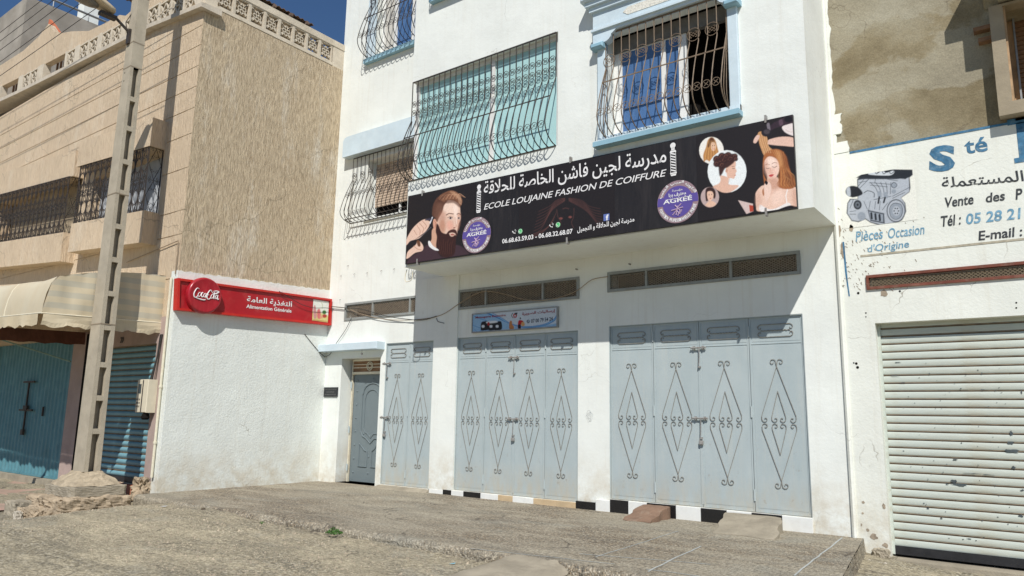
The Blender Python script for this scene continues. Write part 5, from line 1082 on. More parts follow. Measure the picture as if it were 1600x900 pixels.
f=B(); f.box(-16.18,-15.62,YL-.03,YL+.06,-1.5,1.5); f.build('pillar',PINK,bb); f=B(); f.box(-15.62,-15.5,YL-.031,YL+.05,-1.5,1.45); f.build('dark_gap_strip',BLACK,bb)
f=B(); f.box(-15.5,-12.62,YL-.015,YL+.02,1.15,1.62); f.box(-15.5,-14.75,YL-.014,YL+.02,-1.5,1.15); f.box(-12.86,-12.62,YL-.016,YL+.02,-1.4,1.15); sp_=f.build('shop_surround',PINK,bb)
GROOVE=simple('rusty_slat_groove',(.16,.11,.07),.8,.3,9)
LINK=simple('dusty_slat_link',(.30,.25,.18),.8,.25,9)
def roller(parent,x0,x1,z0,z1,y,pitch,mat,dep,name='roller_shutter',lab=None,rail=SHUTB):
    r=B(); r.box(x0-.0,x0+.03,y-.03,y+.03,z0,z1); r.box(x1-.03,x1,y-.03,y+.03,z0,z1); r.box(x0+.03,x1-.03,y-.015,y+.01,z0,z0+.10,1); s=r.build(name,[mat,rail],parent,label=lab)
    n=int((z1-z0-.10)/pitch); pitch=(z1-z0-.10)/n; k=7
    pr=[(-dep*math.sin(math.pi*i/k)**.7,pitch*.76*i/k) for i in range(k+1)]+[(.009,pitch*.785),(.009,pitch*.865),(.001,pitch*.89),(-.001,pitch*.92),(.002,pitch*.96),(.004,pitch)]
    q=B(); W=x1-x0-.06; q.add([(xx,a,c) for xx in (0,W) for a,c in pr],[(i,len(pr)+i,len(pr)+i+1,i+1) for i in range(len(pr)-1)]); q.m=[0]*k+[1,1,2,2,2,1,1][:len(pr)-1-k]; me=q.mesh('slat',[mat,GROOVE,LINK])
    for i in range(n): inst('slat',me,s,(x0+.03,y+.002*random.random(),z0+.10+i*pitch))
    return s
roller(bb,SHT[0],SHT[1],SHT[2],SHT[3],YL+.06,.105,TEAL,.022,lab='teal roller shutter partly hidden by the utility pole')
f=B(); f.box(-14.7,-12.9,YL-.05,YL+.3,-1.62,-1.32); f.build('shop_step',simple('dark_red_step_tile',(.20,.05,.035),.6,.2,8),bb)
f=B(); lettering(f,'20',onY(187.5,536,YL-.02)-np.array([0,0,.0]),(.13,0,0),(0,0,.115),(0,-1,0),bold=.03); f.build('house_number',BLACKP,bb)
# drain pipe and thin pipes at the corner
q=B(); q.tube([(-12.52,YL-.05,2.3),(-12.52,YL-.05,-1.15)],.022,8); q.tube([(-12.52,YL-.05,.4),(-12.52,YL-.05,.36)],.032,8); q.tube([(-12.52,YL-.05,-.55),(-12.52,YL-.05,-.59)],.032,8); q.build('drain_pipe',CREAM,bb)
q=B(); q.tube([(-12.44,YL-.03,2.95),(-12.44,YL-.03,2.36)],.010,5); q.tube([(-12.44,YL-.03,2.95),(-12.44,YL-.03,2.97),(-14.3,YL-.03,2.78)],.009,5); q.build('conduit',TANW,bb)
# ---------------------------------------------------------------- awning
aw=thing('shop_awning','faded cream striped canvas awning with scalloped valance over the left shop','awning',(-17,YL,1.4))
XA=-12.80
prof=[(YL,2.37),(6.2,2.345),(5.75,2.29),(5.35,2.21),(5.05,2.13),(4.86,2.07),(4.78,1.95),(4.73,1.78),(4.705,1.60),(4.70,1.455)]
b=B(); uv=[]; xs_=np.linspace(-24,XA,34)
acc=[0]; 
for (a,c),(d,e) in zip(prof[:-1],prof[1:]): acc.append(acc[-1]+math.hypot(a-d,c-e))
for i,x in enumerate(xs_):
    for j,(y_,z_) in enumerate(prof): sag=.035*abs(math.sin((x-XA)*math.pi/1.55))*(0<j<9); b.v.append((x,y_+.0,z_-sag+tilt(x)*.6)); uv.append((x,.48/4.6))
m_=len(prof); b.f=[(i*m_+j,i*m_+j+1,(i+1)*m_+j+1,(i+1)*m_+j) for i in range(len(xs_)-1) for j in range(m_-1)]; b.m=[0]*len(b.f)
# end cloth, stripes run along it
k0=len(b.v); ny=22; nzz=10
for i in range(ny+1):
    y_=YL+(4.70-YL)*i/ny; zt=np.interp(-y_,[-p_[0] for p_ in prof],[p_[1] for p_ in prof]) if y_>4.705 else 2.0
    if y_<4.9: zt=np.interp(y_,[4.70,4.705,4.73,4.78,4.86,5.05],[1.52,1.60,1.78,1.95,2.07,2.13])
    for j in range(nzz+1):
        t=j/nzz; z_=1.512*(1-i/ny)+1.455*(i/ny); z2=z_+(zt-z_)*t; b.v.append((XA+.025*math.sin(i*.9+t*2.2)*math.sin(math.pi*t)*math.sin(math.pi*i/ny)+.012*math.sin(i*2.1-t*3),y_,z2)); uv.append((y_,(z2-1.47+.03*i/ny*t)*1.12))
b.f+=[(k0+i*(nzz+1)+j,k0+i*(nzz+1)+j+1,k0+(i+1)*(nzz+1)+j+1,k0+(i+1)*(nzz+1)+j) for i in range(ny) for j in range(nzz)]; b.m=[0]*len(b.f); b.uv=uv
b.build('canopy_cloth',CANVAS,aw,smooth=True)
def valance(pts,name='valance',mat=CANVAS,drop=.20,n=30,sc_=.4,per=.42):
    q=B(); uv=[]; L=0; P=[np.array(p_) for p_ in pts]; tot=sum(np.linalg.norm(P[i+1]-P[i]) for i in range(len(P)-1)); rows=[]
    for i in range(n+1):
        t=i/n*tot; acc_=0
        for k in range(len(P)-1):
            l=np.linalg.norm(P[k+1]-P[k])
            if t<=acc_+l+1e-9: base=P[k]+(P[k+1]-P[k])*((t-acc_)/l); break
            acc_+=l
        sc2=.045*abs(math.cos(math.pi*t/per))+.03*random.random()
        for j in range(4): q.v.append((base[0]+.02*math.sin(t*7+j)*j*.4,base[1]+.015*math.sin(t*9)*j*.4,base[2]-(drop-sc2)*j/3)); uv.append((t,.25/4.6*.9))
    q.f=[(i*4+j,i*4+j+1,(i+1)*4+j+1,(i+1)*4+j) for i in range(n) for j in range(3)]; q.m=[0]*len(q.f); q.uv=uv; return q.build(name,mat,aw,smooth=False)
valance([(XA+.01,YL,1.51),(XA+.01,4.72,1.46)],drop=.24,n=34,per=.5); valance([(XA-.12,4.69,1.452),(-24,4.69,1.455+.3)],drop=.22,n=110,per=.36)
q=B(); q.tube([(XA,4.70,1.46),(-24,4.70,1.76)],.012,6); q.tube([(XA+.005,YL,1.512),(XA+.005,4.70,1.456)],.012,6)
for xx in (-14.35,-15.9,-17.45,-19): q.tube([(xx,p_[0],p_[1]-.02+tilt(xx)*.6) for p_ in prof],.012,5)
q.build('hoop_frame',CREAM,aw)
q=B(); q.tube([(-17.9,5.6,1.45),(-16.25,YL-.02,.92)],.015,6); q.build('folding_arm',simple('green_awning_arm',(.2,.32,.27),.5,.2,9),aw)
# darker cloth fascia hanging inside
q=B(); n=26; 
for i in range(n+1): y_=4.2+(YL-4.2)*i/n; zz=1.40+.035*i/n*2; q.v+=[(-15.69,y_,zz+.02),(-15.69+.02*math.sin(i),y_,zz-.25+.03*abs(math.sin(i*.7)))]
q.f=[(2*i,2*i+1,2*i+3,2*i+2) for i in range(n)]; q.m=[0]*n; q.build('inner_cloth',BROWNCL,aw)
# ---------------------------------------------------------------- electricity meter
em=thing('electricity_meter','cream electricity meter box beside the drain pipe left of the white wall','meter box',(-12.9,6.5,-.06))
q=B(); q.cbox(-13.05,-12.68,6.44,YL-.02,-.07,.50,.01); q.build('box',METERM,em); q=B(); q.box(-13.0,-12.9,6.434,6.445,.26,.42); q.build('display_window',GLASSD,em)
q=B(); q.box(-12.86,-12.83,6.436,6.445,-.06,.49)
for a in range(3):
    for c in range(3): q.box(-13.02+a*.045,-13.0+a*.045,6.436,6.445,.02+c*.06,.05+c*.06)
q.build('vent_slot',IRON,em); q=B(); q.lathe((-12.78,6.5,-.16),(0,0,1),[(.05,-.03),(.07,.0),(.06,.06),(.03,.1)],10); q.tube([(-12.78,6.5,-.1),(-12.8,6.5,-.05)],.02,6); q.build('cable_gland',BLACK,em); q=B(); q.tube([(-12.72,6.52,.5),(-12.70,6.56,.9),(-12.68,6.6,1.3)],.016,6); q.tube([(-12.78,6.52,.5),(-12.74,6.58,.9),(-12.74,6.6,1.3)],.012,6); q.build('feed_cable',WIRE,em)
# ---------------------------------------------------------------- grey building behind, rail and aerials
gb=thing('grey_rear_building','raw grey cement building rising behind the lattice parapet at top left','building',(-24,12,0))
q=B(); q.box(-34,-23.6,7.2,20,-1,12.0); q.build('wall',GREYC,gb)
q=B(); q.tube([(-23.6,7.0,12.22),(-23.6,15,12.22)],.035,6)
for y_ in (7.9,8.9,9.9,10.9): q.tube([(-23.6,y_,12.0),(-23.6,y_,12.22)],.02,5)
q.build('guard_rail',STEEL,gb)
q=B(); q.box(-26.4,-25.9,9.6,10.1,12,14.2); q.build('chimney',WHITE,gb)
q=B()
for y_,h_ in ((9.9,.75),(10.25,.55)): q.tube([(-24.4,y_,12.0),(-24.4,y_,12.1+h_)],.02,5); q.box(-24.46,-24.34,y_-.05,y_+.05,12.15,12.1+h_*.8); q.tube([(-24.4,y_-.12,12.05+h_*.5),(-24.4,y_+.12,12.05+h_*.5)],.018,5)
q.build('electrical_fitting',IRON,gb)
# ================================================================== UTILITY POLE, LAMP, FOOTING
up=thing('utility_pole','tall concrete utility pole with recessed ladder-like panels standing on a crumbling footing','pole',(-12.55,5.55,-1.0))
q=B(); PX=-12.40; PYF=5.42
def sec(z): t=(z+1.1)/9.; wx=.375-.125*t; wy=.255-.075*t; return PX-wx-.02*0,PX-.02*t,PYF+.0*t+.02*t,PYF+wy+.02*t
def pbox(b,z0,z1,fx0=0,fx1=1,fy0=0,fy1=1,inset=0):
    P=[]
    for z in (z0,z1):
        a,c,d,e=sec(z); xa=a+(c-a)*fx0; xb=a+(c-a)*fx1; ya=d+(e-d)*fy0; yc=d+(e-d)*fy1; P+=[(xa,ya,z),(xb,ya,z),(xb,yc,z),(xa,yc,z)]
    b.hexa(P)
z=-1.1; zl=[]; 
# recess panels on the +x face: solid flanges front and back, web behind, cross ribs between

ZR=[float(onX(215-69*(y_-107)/628.,y_,PX)[2]) for y_ in (155,201,253,301,354,406,459,512,570,622,674)]+[-1.06]; TOP=float(onX(215,105,PX)[2])-.02
pbox(q,-1.12,TOP,0,1,0,.27); pbox(q,-1.12,TOP,0,1,.73,1); pbox(q,-1.12,TOP,.36,.64,.27,.73)
q.build('shaft',POLE,up)
for a in ZR:
    r=B(); pbox(r,a-.042,a+.042,.64,.992,.27,.73); pbox(r,a-.042,a+.042,.008,.36,.27,.73); r.build('cross_rib',POLE,up)
r=B(); pbox(r,TOP,9.4); r.build('solid_top',POLE,up)
for zj in (TOP,6.28,7.15,ZR[3]-.04,ZR[7]+.045):
    r=B(); pbox(r,zj,zj+.018,-.012,1.012,-.018,1.018); r.build('casting_joint',simple('dark_joint_mortar',(.26,.21,.15),.9),up)
r=B(); 
for zj in (5.6,5.75): 
    for fx in (.3,): a,c,d,e=sec(zj); r.lathe((a+(c-a)*fx,d+.001,zj),(0,-1,0),[(.012,0),(.012,.004)],8)
r.build('bolt_hole',BLACK,up)
r=B(); lettering(r,'57 EXO.BEST03/101',(PX-.26,PYF+.004,.55),(0,0,-1.05),(-.075,0,0),(0,-1,0),bold=.0,off=.003) ; r.v=[(a,c,d) for a,c,d in r.v]; 
r=B(); P0=np.array([PX-.24,PYF+.012,-.42]); lettering(r,'51EXO.BEST01/101',P0,(0.0,0,1.25),(-.07,0,0),(0,-1,0),bold=.0,off=.006); r.build('cast_lettering',simple('cast_letter_edge',(.30,.25,.18),.9),up)
# footing
def rough_block(x0,x1,y0,y1,z0,z1,n,amp,seed,taper=0.,chip=.0):
    bm=bmesh.new(); bmesh.ops.create_cube(bm,size=1); bmesh.ops.subdivide_edges(bm,edges=bm.edges[:],cuts=n*2,use_grid_fill=True)
    rnd=random.Random(seed); ph=[rnd.uniform(0,6.28) for _ in range(12)]; b=B(); cx,cy,cz=(x0+x1)/2,(y0+y1)/2,(z0+z1)/2
    for v in bm.verts:
        u,w2,t=v.co.x+.5,v.co.y+.5,v.co.z+.5; s=1-taper*t
        # round the corners off a little, more where chipped
        cu,cw,ct=u-.5,w2-.5,t-.5; k=sum(1 for q_ in (cu,cw,ct) if abs(q_)>.499); rd=(0,0,.035,.09)[k]*(1+chip*.5)
        cu*=1-rd; cw*=1-rd; ct*=1-rd*(1 if t>.5 else 0)
        x=cx+(x1-x0)*cu*s; y=cy+(y1-y0)*cw*s; z=cz+(z1-z0)*ct
        def nz(f,o): return math.sin(x*f+ph[o])*math.sin(y*f*1.13+ph[o+1])*math.sin(z*f*1.31+ph[o+2])
        d=amp*(1.8*nz(11,0)+1.3*nz(27,3)+.7*nz(47,6)+.75*rnd.uniform(-1,1)); l=math.sqrt(cu*cu+cw*cw+ct*ct)+1e-6
        b.v.append((x+d*cu/l*1.6,y+d*cw/l*1.6,z+d*ct/l*1.2))
    b.f=[tuple(v.index for v in f.verts) for f in bm.faces]; b.m=[0]*len(b.f); bm.free(); return b
ft=thing('pole_footing','crumbling stepped concrete footing around the foot of the utility pole','footing',(-12.4,5.45,-1.5))
rough_block(-12.93,-11.95,5.08,5.92,-1.345,-1.185,7,.0028,1,chip=.6).build('slab',RAMPC,ft,smooth=False)
b=B(); n=12; top=[]; base=[]
vs=[]; lay=7
for j in range(lay+1):
    t=j/lay; zz=-1.185+.19*t**.8
    for k in range(24):
        a=2*math.pi*k/24; cx,cy=-12.44+( -12.58+12.44)*t,5.50+.05*t; ex=.47*(1-t)+.20*t; ey=.40*(1-t)+.16*t; sq=1/max(abs(math.cos(a)),abs(math.sin(a)))**.7
        vs.append((cx+ex*math.cos(a)*sq+.02*random.uniform(-1,1),cy+ey*math.sin(a)*sq+.02*random.uniform(-1,1),zz+.012*random.uniform(-1,1)))
b.add(vs,[(j*24+k,j*24+(k+1)%24,(j+1)*24+(k+1)%24,(j+1)*24+k) for j in range(lay) for k in range(24)]+[tuple(lay*24+k for k in range(24))]); b.build('mortar_mound',simple('dusty_mortar',(.40,.33,.23),.95,.25,9,bmp=1.,bscale=38,stain=(.22,.18,.13),stain_amt=.6,sscale=14),ft)
rough_block(-13.02,-11.82,4.86,5.98,-1.78,-1.335,10,.012,4,.03,1.2).build('crumbled_base',DIRT,ft)
rough_block(-13.08,-12.72,4.62,4.98,-1.78,-1.42,6,.008,6,.05,1.).build('broken_block',RAMPC,ft)
rough_block(-12.72,-11.90,4.60,5.0,-1.80,-1.47,8,.014,8,.2,1.).build('crumbled_base',DIRT,ft)
rough_block(-12.40,-12.28,4.50,4.62,-1.68,-1.52,3,.01,9,.3).build('loose_stone',GREYOBJ,ft)
# street lamp clamped to the pole
la=thing('street_lamp','cream cobra-head street lamp bracketed to the utility pole','lamp',(-12.6,5.3,6.6))
q=B(); q.tube([(-12.58,5.46,6.42),(-12.59,5.40,6.52),(-12.62,5.22,6.66),(-12.64,5.08,6.73)],.026,8); q.box(-12.63,-12.53,5.40,5.45,6.28,6.55); q.build('bracket_arm',IRON,la)
q=B(); secs=[]; 
for t in np.linspace(0,1,13):
    cy=5.14-.98*t; cz=6.74+.17*t+.03*math.sin(math.pi*t); w_=.07+.115*math.sin(math.pi*min(1,t*.78+.12))**.8*(1 if t<.97 else .55); h_=.05+.055*math.sin(math.pi*min(1,t*.7+.2)); secs.append([(-12.64+w_*math.cos(a),cy,cz+h_*math.sin(a)*(1.25 if math.sin(a)>0 else .35)) for a in np.linspace(0,2*math.pi,17)[:-1]])
vs=[p_ for s in secs for p_ in s]; q.add(vs,[(i*16+k,i*16+(k+1)%16,(i+1)*16+(k+1)%16,(i+1)*16+k) for i in range(12) for k in range(16)]+[tuple(range(15,-1,-1)),tuple(12*16+k for k in range(16))]); q.build('housing',LAMPB,la,smooth=True)
q=B(); vs=[]; 
for j,(r_,d_) in enumerate([(1,0),(.93,-.035),(.72,-.065),(.4,-.083),(.02,-.088)]):
    for k in range(20): a=2*math.pi*k/20; yy=4.58+.33*r_*math.sin(a); vs.append((-12.64+.135*r_*math.cos(a),yy,6.805+(4.58-yy)*.17+d_))
q.add(vs,[(j*20+k,j*20+(k+1)%20,(j+1)*20+(k+1)%20,(j+1)*20+k) for j in range(4) for k in range(20)]); q.build('bowl',LAMPG,la,smooth=True)
q=B(); q.box(-12.70,-12.58,4.93,5.2,6.64,6.70); q.tube([(-12.62,5.45,6.9),(-12.66,5.38,6.7),(-12.6,5.4,6.45)],.008,5); q.build('gear_clamp',IRON,la)
# ---------------------------------------------------------------- overhead wires
def cable(name,pts,r,mat,label,group=None,n=18,sag=0.):
    pts=[Vector(p_) for p_ in pts]; out=[]
    if len(pts)==2:
        for i in range(n+1): t=i/n; q_=pts[0].lerp(pts[1],t); q_.z-=sag*4*t*(1-t); out.append(q_)
    else:
        p_=[2*pts[0]-pts[1]]+pts+[2*pts[-1]-pts[-2]]
        for i in range(1,len(p_)-2):
            a,b_,c_,d_=p_[i-1:i+3]
            for t in (0,.25,.5,.75): out.append(.5*((2*b_)+(-a+c_)*t+(2*a-5*b_+4*c_-d_)*t*t+(-a+3*b_-3*c_+d_)*t**3))
        out.append(p_[-2])
    q=B(); q.tube([tuple(v) for v in out],r,5); inst(name,q.mesh(name,mat),None,(0,0,0),label=label,cat='cable',group=group)
for k,(zz,lab) in enumerate([(7.42,'lowest overhead wire, ending at the pole just above the street lamp'),(7.90,'second lowest overhead wire crossing the lattice parapet'),(8.33,'middle overhead wire running past the red gable brick'),(8.70,'second highest overhead wire across the grey rear wall'),(9.06,'highest overhead wire across the grey rear wall')]):
    yy=5.5+(.07*(k-2)); cable('overhead_wire',[(-40,yy,zz+.35),(-12.5,yy,zz)],.0065,WIRE,lab,'overhead wires on the left',sag=.25)
def px_cable(name,L,plane,D,r,mat,label):
    cable(name,[ (onY if plane=='y' else onX)(*p_,D) for p_ in L],r,mat,label,'loose cables on the walls')
px_cable('facade_cable',[(508,478),(540,481),(560,489),(590,497),(620,500),(655,499),(690,492),(718,474),(740,461),(760,455),(790,460),(820,468),(850,469),(880,463),(903,453),(925,437),(950,432)],'y',9.965,.0065,TANW,'brown cable looping across the ventilation grilles of the white facade')
px_cable('facade_cable',[(512,478.5),(540,481),(565,483),(600,493),(630,498),(660,500),(682,494)],'y',9.95,.007,WIRE,'black cable running from the red sign to the first ventilation grille')
px_cable('facade_cable',[(549,497),(540,515),(525,537),(516,553),(507,558)],'y',9.96,.006,WIRE,'thin black wire hanging down over the entrance canopy')
px_cable('side_wall_cable',[(436,455),(450,463),(470,475),(490,481),(508,481),(522,483)],'x',XL+.16,.006,WIRE,'thin wire draped over the right half of the red shop sign')
px_cable('side_wall_cable',[(476,522),(488,537),(500,551),(508,558)],'x',XL+.03,.006,WIRE,'thin wire hanging on the white side wall below the red shop sign')
px_cable('bent_wire',[(636,421),(633,432),(634,440),(643,437),(645,424)],'y',9.0,.008,CREAM,'pale wire loop hanging under the left end of the black banner')
px_cable('bent_wire',[(682,497),(684,502),(690,504),(694,505)],'y',9.97,.006,WIRE,'short curled wire end on the shaded wall beside the first ventilation grille')
# ================================================================== RIGHT BUILDING
rb=thing('garage_building','brown cement and white building with painted engine sign and roller shutter on the right','building',(2,10,-1.6))
GAR=(-1.815,2.6,-1.60,1.215); RV=(-1.87,2.5,1.655,1.815); RW=(-.175,1.4,3.70,4.90)
b=B(); b.wall(XR+.0,7,-1.9,3.50,Y0-.005,Y0+.35,[GAR,RV]); b.build('lower_wall',WHITE_OLD,rb)
b=B(); b.wall(XR+.0,7,3.50,13,Y0+.02,Y0+.35,[RW]); b.build('upper_wall',BROWN,rb)
b=B(); b.box(XR+.02,7,Y0+.6,Y0+6,-1.8,12.9); b.build('building_core',BROWN,rb)
# ragged white paint patches along the seam and the rounded seam itself
b=B(); b.tube([(XR+.01,Y0-.015,z_) for z_ in np.arange(-1.45,13,.25)],.03,6); b.build('seam_fillet',WHITE_OLD,rb)
b=B()
random.seed(8)
def patch(x0,x1,z0,z1,n=7,d=.004):
    L=[(x0,z0)]+[(x1+random.uniform(-.014,.010)+.012*math.sin(i*.9),z0+(z1-z0)*i/n) for i in range(n+1)]+[(x0,z1)]; q=B(); q.prism(L,Y0-d,Y0+.021); q.build('overlapping_paint',WHITE_OLD,rb)
patch(XR,-2.135,3.505,9.,70,.002); patch(XR,-2.06,3.78,4.06,9,.006); patch(XR,-1.985,3.507,3.66,6,.010)
b=B(); b.box(-1.98,7,Y0-.011,Y0+.02,3.475,3.503); b.build('blue_paint_line',BLUEP,rb)
b=B(); b.prism([(-2.135,2.30),(-2.115,2.30),(-2.10,1.80),(-2.085,1.58),(-2.10,1.58),(-2.125,1.9)],Y0-.009,Y0); b.build('blue_paint_drip',BLUEP,rb)
b=B(); b.box(-1.93,7,Y0-.010,Y0,2.075,2.10); b.build('scratched_line',simple('scraped_line',(.42,.38,.29),.9,.3,14),rb)
# rusty vent
f=B(); f.box(RV[0]-.01,RV[1],Y0-.03,Y0+.05,RV[3]-.022,RV[3]+.012); f.box(RV[0]-.01,RV[1],Y0-.03,Y0+.05,RV[2]-.012,RV[2]+.022); f.box(RV[0]-.012,RV[0]+.02,Y0-.028,Y0+.05,RV[2]+.022,RV[3]-.022); rv=f.build('ventilation_grille',RUSTF,rb)
e=B(); cw,ch=.045,.036
for i in range(int((RV[1]-RV[0])/cw)):
    for j in range(7):
        cx=RV[0]+.02+cw*(i+(j%2)*.5); cz=RV[2]+.022+ch/2*j
        if cz+ch/2>RV[3]-.02: continue
        h=.0035
        for sx in (0,1):
            xa,xb=cx+sx*cw/2,cx+(sx+1)*cw/2; za,zb=(cz,cz+ch/2) if sx==0 else (cz+ch/2,cz); e.add([(xa,Y0+.0,za-h),(xb,Y0-.004,zb-h),(xb,Y0-.004,zb+h),(xa,Y0,za+h)],[(0,1,2,3)])
e.build('expanded_mesh',simple('tan_mesh',(.36,.29,.19),.7),rv,kind='stuff'); f=B(); f.wall(RV[0],RV[1],RV[2]-.01,RV[3]+.01,Y0+.3,Y0+.31); f.build('duct_back',DIMBROWN,rv)
# shutter
sh=roller(rb,GAR[0],GAR[1],-1.56,GAR[3]+.05,Y0+.15,.097,SHUT,.006,lab='large pale green roller shutter with paint chips')
ch=B(); random.seed(21)
def chip(px_,py_,a,c):
    p_=onY(px_,py_,Y0+.13); n=13; a*=.8; c*=.75; rr=[random.uniform(.45,1.15) for _ in range(n)]; k=len(ch.v)
    ch.add([(p_[0]+a*rr[i]*math.cos(2*math.pi*i/n),Y0+.138,p_[2]+c*rr[i]*math.sin(2*math.pi*i/n)) for i in range(n)],[tuple(range(n))])
for q_ in [(1582,705,.10,.035),(1580,692,.045,.028),(1580,677,.02,.05),(1584,731,.028,.025),(1498,757,.10,.026),(1490,752,.05,.03),(1480,756,.02,.012),(1492,718,.04,.012),(1450,794,.018,.016),(1471,810,.02,.012),(1595,806,.03,.02),(1515,842,.04,.01),(1598,766,.03,.015),(1402,566,.06,.008),(1398,587,.07,.009),(1410,598,.05,.008),(1534,583,.008,.02),(1535,609,.03,.008),(1520,740,.12,.006),(1545,742,.1,.006),(1535,813,.012,.012),(1502,692,.012,.01),(1528,727,.01,.012),(1596,612,.01,.03),(1452,584,.01,.015)]: chip(*q_)
for _ in range(60): chip(random.uniform(1405,1600),random.uniform(560,850),random.uniform(.004,.014),random.uniform(.003,.009))
ch.build('paint_chip',BARECH,sh,kind='stuff')
f=B(); f.box(-1.9,7,9.88,10.4,-1.75,-1.59); f.build('shutter_sill',RAMPC,rb)
# wall holes and small damage
f=B()
for px_,py_,r_ in [(1353,489,.012),(1353,495,.01),(1588,473,.012),(1588,481,.012),(1341,458,.02),(1312,470,.016),(1406,455,.016),(1338,568,.02),(1340,574,.022),(1334,567,.012)]:
    p_=onY(px_,py_,Y0-.006); f=B(); f.lathe((p_[0],Y0-.006,p_[2]),(0,-1,0),[(r_*.8,-.001),(r_*.8,.002)],8); f.build('screw_hole',BLACK,rb)
random.seed(4); BPP=simple('bare_grey_brown_plaster',(.33,.27,.2),.95,.3,14)
for px_,py_,a,c in [(1381,458,.05,.05),(1349,785,.02,.02),(1381,791,.02,.04),(1365,839,.05,.04),(1384,852,.04,.03),(1356,828,.02,.02),(1348,802,.015,.015),(1346,820,.01,.02),(1317,390,.03,.12),(1330,356,.03,.05),(1311,360,.03,.10)]:
    p_=onY(px_,py_,Y0-.006); n=13; f=B(); f.add([(p_[0]+a*random.uniform(.6,1.1)*math.cos(2*math.pi*i/n),Y0-.0085,p_[2]+c*random.uniform(.6,1.1)*math.sin(2*math.pi*i/n)) for i in range(n)],[tuple(range(n))]); f.build('bare_plaster_patch',BPP,rb)
f=B(); random.seed(14)
for _ in range(170):
    px_=1310+abs(random.gauss(0,45)); py_=random.uniform(325,450)+ (px_-1310)*.1
    p_=onY(px_,py_,Y0-.006); l=random.uniform(.004,.02); a=R_(random.uniform(105,140)); d=np.array([math.cos(a)*l,0,math.sin(a)*l]); wv=np.array([.003,0,.002]); c=np.array([p_[0],Y0-.0082,p_[2]])
    f.add([c-d-wv,c-d+wv,c+d+wv,c+d-wv],[(0,1,2,3)])
f.build('flaked_paint_fleck',simple('flaked_plaster_fleck',(.27,.22,.16),.95,.3,14),rb,kind='stuff')
# projecting window
f=B(); y0_=9.84; fx0,fx1=-.315,1.6; fz0,fz1=3.545,4.93
f.wall(fx0,fx1,fz0,fz1,y0_,Y0+.02,[RW]); w_=f.build('window',simple('grey_cement_frame',(.34,.285,.2),.9,.12,4,bmp=.4,bscale=25),rb,label='window with projecting cement surround and slatted wooden shutter')
f=B(); f.wall(RW[0],RW[1],RW[2],RW[3],Y0+.62,Y0+.63); f.build('dim_room',BLACK,w_)
f=B(); f.box(RW[0],RW[0]+.02,9.86,10.6,RW[2],RW[3]); f.box(RW[0]+.02,RW[0]+.07,10.3,10.36,RW[2],RW[3]); f.build('wooden_jamb',simple('pale_old_wood',(.45,.3,.17),.8,.3,6),w_)  # jamb in a paler brown wood tone
q=B(); q.box(0,1.4,0,.02,0,.052); sm=q.mesh('blind_slat',WOODD)
for k in range(19): inst('blind_slat',sm,w_,(RW[0]+.08,10.36,3.93+k*.06),rot=(R_(-12),0,0))
f=B(); f.box(RW[0]+.075,RW[0]+.095,10.24,10.27,RW[2],RW[3]); f.build('guide_rail',STEEL,w_)
f=B(); f.box(-.40,2.,9.46,Y0+.02,5.38,5.55); f.box(-.215,2.,9.46,Y0+.02,4.96,5.38); f.prism([(9.52,5.38),(10.,5.38),(10.,4.99)],-.366,-.216,'x'); f.build('hood',BROWN,w_)
f=B(); f.box(-.49,-.20,9.91,10.03,4.70,4.75); f.box(-.45,-.20,9.91,10.03,4.55,4.60); f.build('wooden_stub',WOODD,w_)
# painted lettering
q=B(); text_px(q,'S',(1451,269),(1492,267),(1451,228),'y',Y0-.009,NF,bold=.045,off=0,shear=.1)
q.build('sign_lettering',BLUEP,rb); q=B(); text_px(q,'té',(1508,241),(1544,236),(1507,218),'y',Y0-.009,NF,bold=.02,off=0); q.build('sign_lettering',BLUEP,rb)
q=B(); a=onY(1596,246,Y0); q.box(a[0]-.02,a[0]+.10,Y0-.0095,Y0-.004,a[2]-.0,a[2]+.48); q.box(a[0]-.10,a[0]+.45,Y0-.0095,Y0-.004,a[2]+.41,a[2]+.48); q.box(a[0]-.07,a[0]+.17,Y0-.0095,Y0-.004,a[2]-.06,a[2]+.0); q.build('sign_lettering',BLUEP,rb)
q=B(); text_px(q,arabic('المستعملة'),(1472,294),(1600,283),(1472,277),'y',Y0-.009,NF,bold=.012,off=0); q.build('sign_lettering',BLACKP,rb)
SM=[BLACKP]
def SGN(s,bl,br,tl,**k): q=B(); text_px(q,s,bl,br,tl,'y',Y0-.009,NF,off=0,shear=.12,**k); q.build('sign_lettering',SM[0],rb)
SGN('Vente',(1475,325),(1521,319),(1474,309),bold=.02); SGN('des',(1540,317),(1570,313),(1540,302),bold=.02); SGN('P',(1587,312),(1597,311),(1587,295),bold=.02); SGN('Tél :',(1469,355),(1501,351),(1469,338),bold=.02); SGN('E-mail :',(1529,376),(1597,369),(1529,361),bold=.02)
SM[0]=BLUEL; SGN('05 28 21',(1509,351),(1594,342),(1509,334),bold=.02); SGN('Pièces',(1337,378),(1379,373),(1336,362),bold=.01); SGN('Occasion',(1387,373),(1444,366),(1387,357),bold=.01); SGN("d'Origine",(1355,398),(1420,390),(1355,383),bold=.01)
